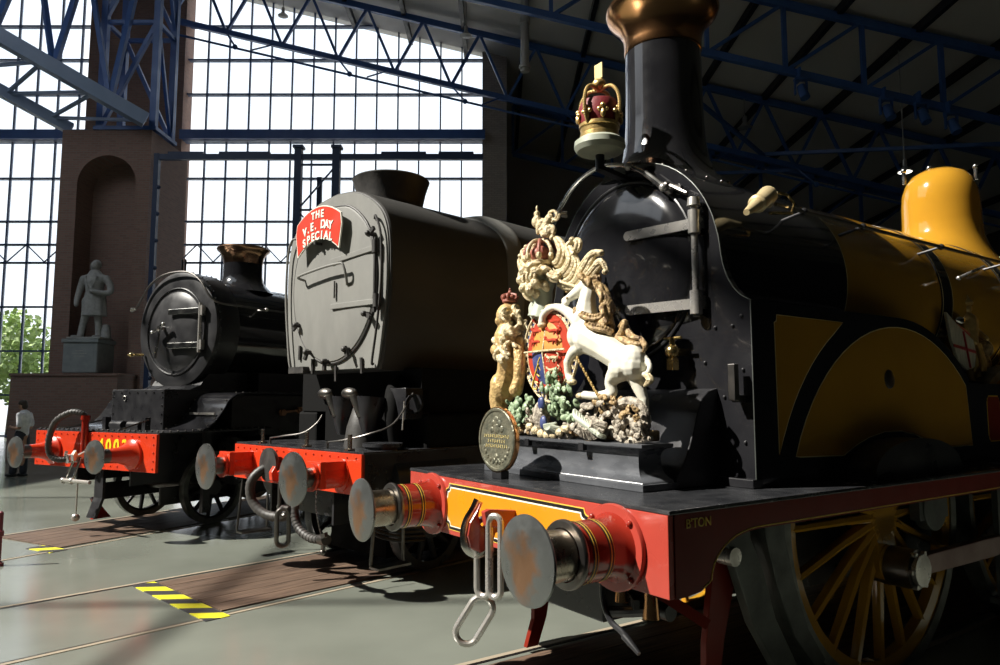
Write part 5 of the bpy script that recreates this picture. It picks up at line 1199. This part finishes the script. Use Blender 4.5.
MB().lathe([(0.0,0.0),(0.15,0.0),(0.17,0.02),(0.17,0.05),(0.0,0.06)],(0.42,0.26,1.08),(-1,0,0),28).build('pipe_flange','soot',E2)

# headboard
hb = empty('headboard', ORG[1], TH[1], 'red curved nameboard with cream lettering hung on the grey smokebox door', 'headboard')
cxh = 0.12; Lh = 0.80
def hbp(rad_in, rad_out, a, zc):      # arc band outline
    return [(cxh+rad_out*math.sin(R(t)), zc+rad_out*math.cos(R(t))) for t in [-a+2*a*i/16 for i in range(17)]] + [(cxh+rad_in*math.sin(R(t)), zc+rad_in*math.cos(R(t))) for t in [a-2*a*i/16 for i in range(17)]]
zc0 = 2.87
def band(g): 
    top = [(cxh+s, 3.80-0.34*(s/0.43)**2*0.42+g) for s in [0.41+g-(0.82+2*g)*i/16 for i in range(17)]]
    bot = [(cxh+s, 3.475-0.34*(s/0.43)**2*0.52-g) for s in [-0.385-g+(0.77+2*g)*i/16 for i in range(17)]]
    # waisted ends
    mid1 = (cxh-0.43-g, 3.56); mid2 = (cxh+0.43+g, 3.56)
    return top+[mid1]+bot+[mid2]
MB().prism(band(0.018),'x',Lh,Lh+0.018).build('board_edge','letterwhite',hb,smooth=0)
MB().prism(band(0.006),'x',Lh-0.004,Lh+0.004).build('board','headred',hb,smooth=0)
for i,(tx,sz,dz) in enumerate((('THE',0.115,3.725),('V.E. DAY',0.125,3.61),('SPECIAL',0.125,3.49))):
    n_ = len(tx); 
    for j,chh in enumerate(tx):
        if chh == ' ': continue
        w_ = {'THE':0.090,'V.E. DAY':0.072,'SPECIAL':0.086}[tx]
        u_ = (j-(n_-1)/2)*w_
        text('letter',chh,sz,'letterwhite',hb,front_mw(Lh-0.006,cxh-u_,dz-0.30*u_*u_/0.18*0.42,-u_*0.55),0.004,bold=0.004)
MB().box(Lh+0.01,0.90,cxh-0.03,cxh+0.03,3.50,3.60).build('hanger','soot',hb,smooth=0)
MB().bar((Lh-.01,cxh+0.05,3.42),(Lh+.08,cxh+0.05,3.42),0.03,0.03).build('hanger','soot',hb,smooth=0)

# ================================================================== LOCOMOTIVE 3: black, leftmost
E3 = empty('locomotive', ORG[2], TH[2], 'glossy black steam locomotive with 4003 on its red beam, leftmost of the three', 'locomotive')
P3 = 1.33
MB().box(0.55,2.4,-1.34,1.34,P3-0.02,P3).build('running_plate','black2',E3,smooth=0,bevel=0.004)
b3 = MB().box(0.53,0.57,-1.32,1.32,0.835,P3-0.02).build('buffer_beam','red',E3,smooth=0,bevel=0.003)
mb = MB()
for i in range(19):
    s = -1.26+0.14*i; mb.ball((0.528,s,1.275),0.012,7,5)
    if abs(abs(s)-0.864) > 0.24: mb.ball((0.528,s,0.885),0.012,7,5)
for z in (0.98,1.08,1.18): mb.ball((0.528,-1.27,z),0.012,7,5).ball((0.528,1.27,z),0.012,7,5)
mb.build('rivets','red',b3,kind='stuff')
mb = MB()
for i in range(24): mb.ball((0.57,-1.28+0.111*i,P3+0.008),0.016,7,5)
for i in range(16): mb.ball((0.62+0.11*i,-1.31,P3+0.008),0.014,7,5)
mb.build('plate_rivets','steel_dk',E3,kind='stuff')
for j,chh in enumerate('4003'): text('number_'+('four','zero','zero','three')[j],chh,0.23,'numyellow',b3,front_mw(0.526,-0.20-0.165*j,1.135),0.003,bold=0.008)
buffer2(-0.864,E3,0.53,'red',0.205,taper=True); buffer2(0.864,E3,0.53,'red',0.205,taper=True)
# front box and curved saddle
MB().box(1.15,1.9,-0.58,0.58,P3,1.885).build('front_box','black2',E3,smooth=0,bevel=0.01)
mb = MB()
for k in range(7): mb.ball((1.145,-0.54+0.18*k,1.84),0.012,7,5)
for k in range(4): mb.ball((1.145,0.54,1.42+0.12*k),0.012,7,5).ball((1.145,-0.54,1.42+0.12*k),0.012,7,5)
mb.build('box_rivets','black2',E3,kind='stuff')
MB().tube([(1.14,0.28+0.035*math.cos(R(a)),1.76+0.035*math.sin(R(a))) for a in range(0,271,30)],0.007,6).build('lifting_eye','steel',E3)
for s in (-0.28,0.10): MB().cyl((0.95,s-0.13,P3+0.06),(0.95,s+0.13,P3+0.06),0.06,n=18).box(0.9,1.0,s-0.12,s+0.12,P3,P3+0.05).build('valve_cover','black2',E3,bevel=0.006)
MB().bar((0.62,0.75,P3+0.02),(0.98,0.40,P3+0.14),0.02,0.02).bar((0.62,-0.45,P3+0.02),(0.92,-0.60,P3+0.14),0.02,0.02).build('grab_bar','steel_dk',E3)
for s in (0.35,-0.52): MB().box(0.90,0.98,s-0.035,s+0.035,P3,P3+0.17).build('bracket','black2',E3,smooth=0)
# running plate sweeping up over the cylinders
sw = [(2.05,P3)] + [(2.05+0.42*math.sin(R(t))*0.5+0.0, P3+0.0) for t in (0,)] + [(2.10,P3),(2.25,P3+0.03),(2.36,P3+0.12),(2.42,P3+0.26),(2.46,P3+0.40),(2.55,P3+0.50),(2.70,P3+0.515)]
MB().ringloft([[(x,-1.32,z),(x,1.32,z),(x,1.32,z-0.03),(x,-1.32,z-0.03)] for x,z in ([(1.0,P3-0.001)]+[(p.x,p.z) for p in spline([(1.12,0,P3),(1.24,0,P3+0.03),(1.40,0,P3+0.13),(1.52,0,P3+0.27),(1.62,0,P3+0.41),(1.80,0,P3+0.50),(2.1,0,P3+0.52)],6)]+[(10,P3+0.52)])]).build('raised_running_plate','black',E3,smooth=40)
mb = MB()
for k in range(14): mb.ball((1.75+0.12*k,-1.30,P3+0.51),0.014,6,4)
for x,z in ((1.16,P3+.01),(1.30,P3+.06),(1.42,P3+.15),(1.52,P3+.28),(1.60,P3+.40)):
    mb.ball((x,-1.28,z+0.005),0.014,6,4).ball((x,-0.64,z+0.005),0.014,6,4)
mb.build('plate_edge_rivets','steel_dk',E3,kind='stuff')
MB().bar((1.44,-1.25,P3+0.22),(1.44,-0.75,P3+0.22),0.02,0.03).build('step_rail','steel',E3,smooth=0)
MB().prism([(1.5,1.86),(2.7,1.86),(2.7,2.15),(1.9,2.15),(1.75,1.95)],'y',-0.55,0.55).build('saddle','black2',E3,smooth=0)
MB().box(1.7,8.8,-1.28,1.28,1.30,1.80).box(2.6,8.8,-0.8,0.8,1.80,2.15).build('dark_infill','blackline',E3,smooth=0)  # black fill for the frames, added to block the bright window behind
mb = MB()
for k in range(6): mb.cyl((2.6+.35*k,-1.30,1.55+.03*(k%2)),(2.6+.35*k,-1.36,1.55+.03*(k%2)),0.05,n=10).bar((2.6+.35*k,-1.33,1.55),(2.95+.35*k,-1.33,1.58),0.02,0.03)
mb.build('motion_gear','rust',E3)
for s in (-1.05,1.05):
    MB().cyl((1.95,s,0.88),(3.0,s,0.88),0.33,n=36).build('cylinder','black2',E3)
    MB().lathe([(0,0),(0.25,0.01),(0.34,0.04),(0.34,0.10)],(1.88,s,0.88),(1,0,0),36).build('cylinder_cover','black2',E3)
# boiler and smokebox
ZC = 2.785
MB().lathe([(0.70,-0.02),(0.81,-0.02),(0.865,0.0),(0.872,0.02),(0.872,0.10),(0.862,0.12),(0.862,0.42),(0.80,0.44)],(1.74,0,ZC),(1,0,0),80).build('smokebox','satin',E3)
mb = MB()
for k in range(48): a = 2*PI*k/48; mb.ball((1.80,0.875*math.cos(a),ZC+0.875*math.sin(a)),0.014,6,4).ball((2.13,0.866*math.cos(a),ZC+0.866*math.sin(a)),0.012,6,4)
mb.build('ring_rivets','black2',E3,kind='stuff')
MB().lathe([(0.80,0.0),(0.805,7.0)],(2.16,0,ZC),(1,0,0),80).build('boiler','black',E3,label='glossy black boiler barrel')
MB().box(8.6,10.2,-1.3,1.3,1.7,3.8).build('cab','black',E3,smooth=0,bevel=0.03)
d3 = MB().lathe([(0.0,0.10),(0.25,0.09),(0.45,0.06),(0.56,0.03),(0.61,0.0),(0.64,-0.01),(0.66,-0.03)],(1.73,0,ZC-0.03),(-1,0,0),72).build('smokebox_door','satin',E3,label='round black smokebox door')
MB().tube([(1.715,0.645*math.cos(R(a)),ZC-0.03+0.645*math.sin(R(a))) for a in range(0,360,6)],0.013,8,closed=True).build('door_ring','black2',d3)
for z in (3.03,2.53):
    MB().bar((1.60,0.02,z),(1.655,-0.58,z),0.03,0.085).build('strap_hinge','steel_lt',d3,smooth=0,bevel=0.006,label='bright steel strap hinge')
MB().cyl((1.66,-0.60,2.42),(1.66,-0.60,3.14),0.026,n=12).box(1.64,1.70,-0.66,-0.58,2.46,2.60).box(1.64,1.70,-0.66,-0.58,2.96,3.10).build('hinge_pin','steel',d3)
MB().cyl((1.64,0.16,2.80),(1.53,0.16,2.80),0.03,n=12).bar((1.56,0.16,2.80),(1.55,0.22,2.35),0.025,0.03).bar((1.54,0.28,2.74),(1.54,0.04,2.85),0.03,0.035).ball((1.53,0.28,2.74),0.03,8,6).ball((1.53,0.04,2.85),0.03,8,6).build('door_handle','steel_lt',d3,label='bright door handle with two levers')
hr3 = [(1.64,0.86,3.13),(1.65,0.81,3.20),(1.66,0.72,3.33),(1.66,0.56,3.49),(1.66,0.29,3.61),(1.66,-0.05,3.64),(1.66,-0.35,3.60),(1.66,-0.58,3.46),(1.68,-0.74,3.25),(1.78,-0.84,3.14),(2.1,-0.92,3.12)]
MB().tube(spline(hr3,7),0.016,9).cyl((2.1,-0.92,3.12),(8.6,-0.92,3.12),0.016,n=9).build('hand_rail','steel_dk',E3,label='steel handrail arching over the smokebox front')
for x in (2.6,4.4,6.2): MB().cyl((x,-0.92,3.12),(x,-0.70,3.12),0.016,n=8).ball((x,-0.92,3.12),0.032,8,6).build('rail_knob','steel',E3)
MB().cyl((1.64,0.86,3.13),(1.60,0.92,3.12),0.02,0.035,10).build('rail_end','steel',E3)
MB().cyl((1.70,0.70,2.42),(1.55,0.78,2.42),0.02,n=10).ball((1.55,0.78,2.42),0.035,8,6).cyl((1.56,0.88,2.42),(1.56,0.70,2.42),0.012,n=8).build('side_valve','brass',E3)
for s in (0.05,-0.02): MB().box(1.80,1.83,s-0.01,s+0.01,3.64,3.86).build('lamp_iron','black2',E3,smooth=0)
MB().lathe([(0.50,-0.08),(0.40,0.02),(0.335,0.10),(0.31,0.2),(0.305,0.42)],(2.93,0,3.56),(0,0,1),56).build('chimney','black',E3,label='short black chimney')
MB().lathe([(0.306,0.0),(0.31,0.03),(0.325,0.12),(0.37,0.19),(0.41,0.225),(0.42,0.25),(0.405,0.27),(0.35,0.275),(0.28,0.2),(0,0.18)],(2.93,0,3.96),(0,0,1),56).build('chimney_cap','capdark',E3,label='copper-capped chimney rim')
# bogie, wheels, frames
def spoked(x, s, r, parent, n=10):
    w = MB().lathe([(r-0.10,-0.03),(r-0.10,0.03),(r-0.06,0.04),(r-0.06,-0.04),(r-0.10,-0.03)],(x,s,r),(0,1,0),56,False).cyl((x,s-0.07,r),(x,s+0.07,r),0.11,n=24)
    for k in range(n): a = 2*PI*(k+.3)/n; w.tube([(x,s,r),(x+(r-.1)*math.cos(a),s,r+(r-.1)*math.sin(a))],[0.034,0.028],8)
    o = w.build('bogie_wheel','black2',parent)
    MB().lathe([(r-0.07,-0.05),(r+.01,-0.06),(r,0.05),(r-0.01,0.065),(r-0.07,0.065),(r-0.07,-0.05)],(x,s,r),(0,1,0),56,False).build('tyre','tyre',o)
for x in (1.85,3.95):
    for s in (-0.75,0.75): spoked(x,s,0.50,E3)
for x in (5.6,7.6):
    for s in (-0.75,0.75): spoked(x,s,0.95,E3,16)
MB().box(0.7,8.6,-0.60,-0.57,0.62,1.3).box(0.7,8.6,0.57,0.60,0.62,1.3).box(0.8,2.2,-0.5,0.5,0.8,1.3).build('frame','black2',E3,smooth=0)
MB().box(1.1,4.7,-0.66,-0.62,0.32,0.56).box(1.1,4.7,0.62,0.66,0.32,0.56).build('bogie_frame','black2',E3,smooth=0,bevel=0.01)
for x in (1.85,3.95): MB().cyl((x,-0.75,0.5),(x,0.75,0.5),0.08,n=14).build('axle','steel_dk',E3)
MB().box(1.50,1.62,-1.0,-0.94,0.20,1.31).build('hanging_plate','black2',E3,smooth=0)
# guard irons with pale shoe, side steps
for s in (0.72,):
    MB().prism([(1.00,0.34),(1.04,0.36),(1.22,0.14),(1.30,0.05),(1.02,0.05),(1.12,0.14)],'y',s-0.03,s+0.03).build('guard_iron','red_dk',E3,smooth=0)
MB().ringloft([[(x,s-.09,z),(x+.04,s-.09,z),(x+.04,s+.09,z),(x,s+.09,z)] for x,s,z in ((0.62,-0.05,0.84),(0.60,-0.08,0.45),(0.58,-0.08,0.40),(0.52,-0.06,0.20))]).build('life_guard','black2',E3,smooth=0)
# vacuum standpipe and hose, coupling
MB().cyl((0.50,0.12,0.92),(0.50,0.12,1.52),0.045,n=16).cyl((0.50,0.12,0.90),(0.50,0.12,0.98),0.06,n=16).cyl((0.50,0.12,1.47),(0.50,0.12,1.53),0.06,n=16).build('vacuum_standpipe','red_dk',E3)
hp = spline([(0.50,0.12,1.50),(0.46,0.16,1.56),(0.40,0.30,1.57),(0.34,0.52,1.45),(0.32,0.62,1.22),(0.34,0.62,1.02),(0.40,0.52,0.94),(0.48,0.42,0.95)],8)
mb = MB().tube(hp,0.038,12)
for p,q in zip(hp[::2],hp[1::2]): mb.tube([p,q],0.043,12)
mb.build('vacuum_hose','rubber',E3,label='looped grey hose rising above the red beam')
MB().cyl((0.50,0.40,0.95),(0.44,0.40,0.95),0.06,n=14).bar((0.42,0.40,1.0),(0.40,0.34,1.05),0.03).build('hose_dummy','steel',E3)
hk3 = MB().prism([(0.53,1.0),(0.42,0.98),(0.34,0.93),(0.28,0.95),(0.27,1.03),(0.31,1.09),(0.34,1.02),(0.40,1.05),(0.53,1.10)],'y',-0.03,0.03).build('draw_hook','steel',E3,smooth=0,bevel=0.006)
for s in (-0.06,0.06): MB().tube([(0.36,s,1.0),(0.28,s*1.4+0.05,0.70),(0.26,s*1.4+0.06,0.66)],0.017,8).build('coupling_shackle','steel_lt',hk3)
MB().cyl((0.27,-0.42,0.70),(0.27,0.16,0.70),0.024,n=10).ball((0.27,0.16,0.70),0.035,8,6).ball((0.27,-0.03,0.70),0.04,8,6).build('coupling_screw','steel',hk3)
MB().cyl((0.27,-0.16,0.70),(0.27,-0.16,0.28),0.011,n=8).ball((0.27,-0.16,0.25),0.05,12,8).build('tommy_bar','steel',hk3,label='hanging bar ending in a ball')

# ================================================================== statue, pedestal, person, post
st = empty('pedestal', (-12.42,21.46,2.53), 0, 'pale stone pedestal carrying the statue in the arched brick niche', 'pedestal')
MB().box(-0.50,0.52,-0.45,0.50,0,0.90).build('block','marble',st,smooth=0,bevel=0.03)
MB().box(-0.54,0.56,-0.49,0.52,0.90,1.02).build('cornice','marble',st,smooth=0,bevel=0.02)
MB().box(-0.42,0.42,-0.456,-0.44,0.25,0.78).build('panel','marble',st,smooth=0)
mb = MB()
for k,(w,z) in enumerate(((0.12,0.66),(0.22,0.58),(0.16,0.50))): mb.box(-w,w,-0.462,-0.455,z-0.012,z+0.012)
mb.build('worn_inscription','stone',st,smooth=0)
stt = empty('statue', (-12.36,21.46,3.56), 0, 'grey stone statue of a standing man in a long coat, in the niche', 'statue')
mb = MB()
def limb(pts, rad, k=5): chain(mb, pts, rad, 12, k=k)
H_ = 2.42
limb([(-0.30,-0.05,0.08),(-0.27,0,0.45),(-0.20,0,0.75),(-0.15,0,1.15)],[0.10,0.10,0.12,0.18])
limb([(0.22,0.02,0.08),(0.20,0,0.45),(0.17,0,0.75),(0.12,0,1.15)],[0.10,0.10,0.12,0.18])
limb([(-0.30,-0.05,0.05),(-0.38,-0.30,0.05)],[0.08,0.07]); limb([(0.22,0.02,0.05),(0.22,-0.25,0.05)],[0.08,0.07])
limb([(0,0,1.10),(0.02,0,1.45),(0.03,0,1.75),(0.03,0,1.93)],[0.25,0.23,0.29,0.22])
mb.ball((0.03,0,1.88),(0.42,0.18,0.14)); limb([(0.03,0,1.9),(0.03,-0.02,2.1)],[0.12,0.10])
mb.ball((0.03,-0.03,2.23),(0.13,0.155,0.19)); mb.ball((0.03,-0.19,2.21),(0.025,0.03,0.04))
limb([(-0.32,0,1.86),(-0.42,0.02,1.55),(-0.47,-0.03,1.25),(-0.46,-0.08,1.05)],[0.11,0.10,0.08,0.07])
limb([(0.38,0,1.86),(0.52,0.0,1.58),(0.50,-0.10,1.40),(0.20,-0.28,1.42),(0.08,-0.28,1.46)],[0.11,0.10,0.09,0.075,0.07])
body = mb.build('figure','stone',stt,remesh=0.03,sm=3)
mb = MB()
n = 28
rings = []
for z,rx,ry in ((1.42,0.27,0.23),(1.2,0.30,0.26),(0.95,0.33,0.27),(0.72,0.36,0.28)):
    rings.append([(0.06+(rx+0.02*math.cos(a*9))*math.cos(a),(ry+0.02*math.cos(a*9))*math.sin(a),z) for a in [2*PI*i/n for i in range(n)]])
mb.ringloft(rings); mb.build('long_coat','stone',stt,smooth=60)
MB().ball((0.03,0.05,2.31),(0.140,0.145,0.14),16,10).build('hair','stone',stt)
mb = MB()
for s in (-1,1): mb.bar((0.03+s*0.16,-0.20,1.9),(0.03+s*0.03,-0.25,1.5),0.08,0.03)
mb.build('lapel','stone',stt,smooth=0)
MB().box(-0.5,0.5,-0.42,0.35,-0.0,0.05).build('base','stone',stt,smooth=0,bevel=0.01)
MB().lathe([(0.16,0),(0.13,0.25),(0.10,0.4),(0,0.42)],(0.38,0.1,0.05),(0,0,1),14).build('stump','stone',stt)

pe = empty('person', (-10.9,16.40,0), R(0), 'person in a white shirt and dark trousers standing on the floor at far left', 'person')
mb = MB()
limb([(0.02,0,0.93),(0.05,0.0,0.5),(0.06,0.03,0.09)],[0.10,0.068,0.045]); limb([(-0.03,0.0,0.93),(-0.06,-0.04,0.5),(-0.13,-0.06,0.09)],[0.10,0.068,0.045])
limb([(0.0,0,0.92),(0.01,0,1.1),(0.03,0,1.3),(0.03,0,1.40)],[0.13,0.115,0.14,0.12]); mb.ball((0.03,0,1.40),(0.11,0.19,0.07))
limb([(0.03,0,1.42),(0.0,0,1.53)],[0.055,0.05]); mb.ball((-0.03,0,1.62),(0.088,0.072,0.105)); mb.ball((-0.115,0,1.61),(0.018,0.014,0.02)); mb.ball((-0.03,0.072,1.61),(0.02,0.01,0.028)); mb.ball((-0.03,-0.072,1.61),(0.02,0.01,0.028)); mb.ball((-0.09,0,1.56),(0.03,0.03,0.025))
for s in (-1,1):
    limb([(0.03,s*0.18,1.40),(0.07,s*0.21,1.20),(0.06,s*0.20,1.11)],[0.05,0.043,0.038]); limb([(0.06,s*0.20,1.11),(-0.10,s*0.15,1.10),(-0.19,s*0.10,1.13)],[0.038,0.032,0.024])
    mb.ball((-0.22,s*0.09,1.135),(0.035,0.016,0.028))
    for k in range(4): mb.tube([(-0.24,s*0.09,1.15-.014*k),(-0.275,s*0.085,1.145-.014*k),(-0.285,s*0.07,1.135-.014*k)],[0.007,0.007,0.006],6)
    mb.tube([(-0.21,s*0.085,1.15),(-0.235,s*0.07,1.17)],[0.009,0.007],6)
pb = mb.build('body','skin',pe,remesh=0.011,sm=2)
MB().ball((-0.015,0,1.66),(0.098,0.083,0.085),16,10).ball((0.03,0,1.60),(0.06,0.075,0.08),14,9).build('hair','hair',pe)
mb = MB()
limb([(0.0,0,0.98),(0.01,0,1.1),(0.03,0,1.28),(0.03,0,1.40)],[0.14,0.13,0.155,0.125],4); mb.ball((0.03,0,1.39),(0.115,0.20,0.08))
for s in (-1,1): limb([(0.03,s*0.18,1.40),(0.065,s*0.21,1.22),(0.065,s*0.205,1.17)],[0.065,0.06,0.058],4)
mb.build('shirt','shirt',pe,remesh=0.014,sm=2)
mb = MB()
limb([(0.0,0.05,0.96),(0.04,0.06,0.75),(0.05,0.05,0.5),(0.06,0.03,0.12)],[0.12,0.10,0.082,0.075],4); limb([(0.0,-0.05,0.96),(-0.04,-0.06,0.75),(-0.06,-0.06,0.5),(-0.12,-0.06,0.12)],[0.12,0.10,0.082,0.075],4)
mb.ball((0.0,0,0.97),(0.135,0.165,0.09)); mb.build('trousers','trousers',pe,remesh=0.014,sm=2)
for x,y in ((0.03,0.03),(-0.16,-0.06)): MB().ball((x,y,0.045),(0.14,0.05,0.045),14,8).build('shoe','shoe',pe)

po = empty('barrier_post', (*(-5.269, 7.680),0.0), 0, 'dark red barrier post at the very left edge of the floor', 'post')
MB().lathe([(0.05,0),(0.05,0.03),(0.022,0.05),(0.022,0.30),(0.035,0.31),(0.035,0.36),(0.022,0.37),(0.022,0.55),(0.0,0.57)],(0,0,0),(0,0,1),20).build('post','red_post',po)
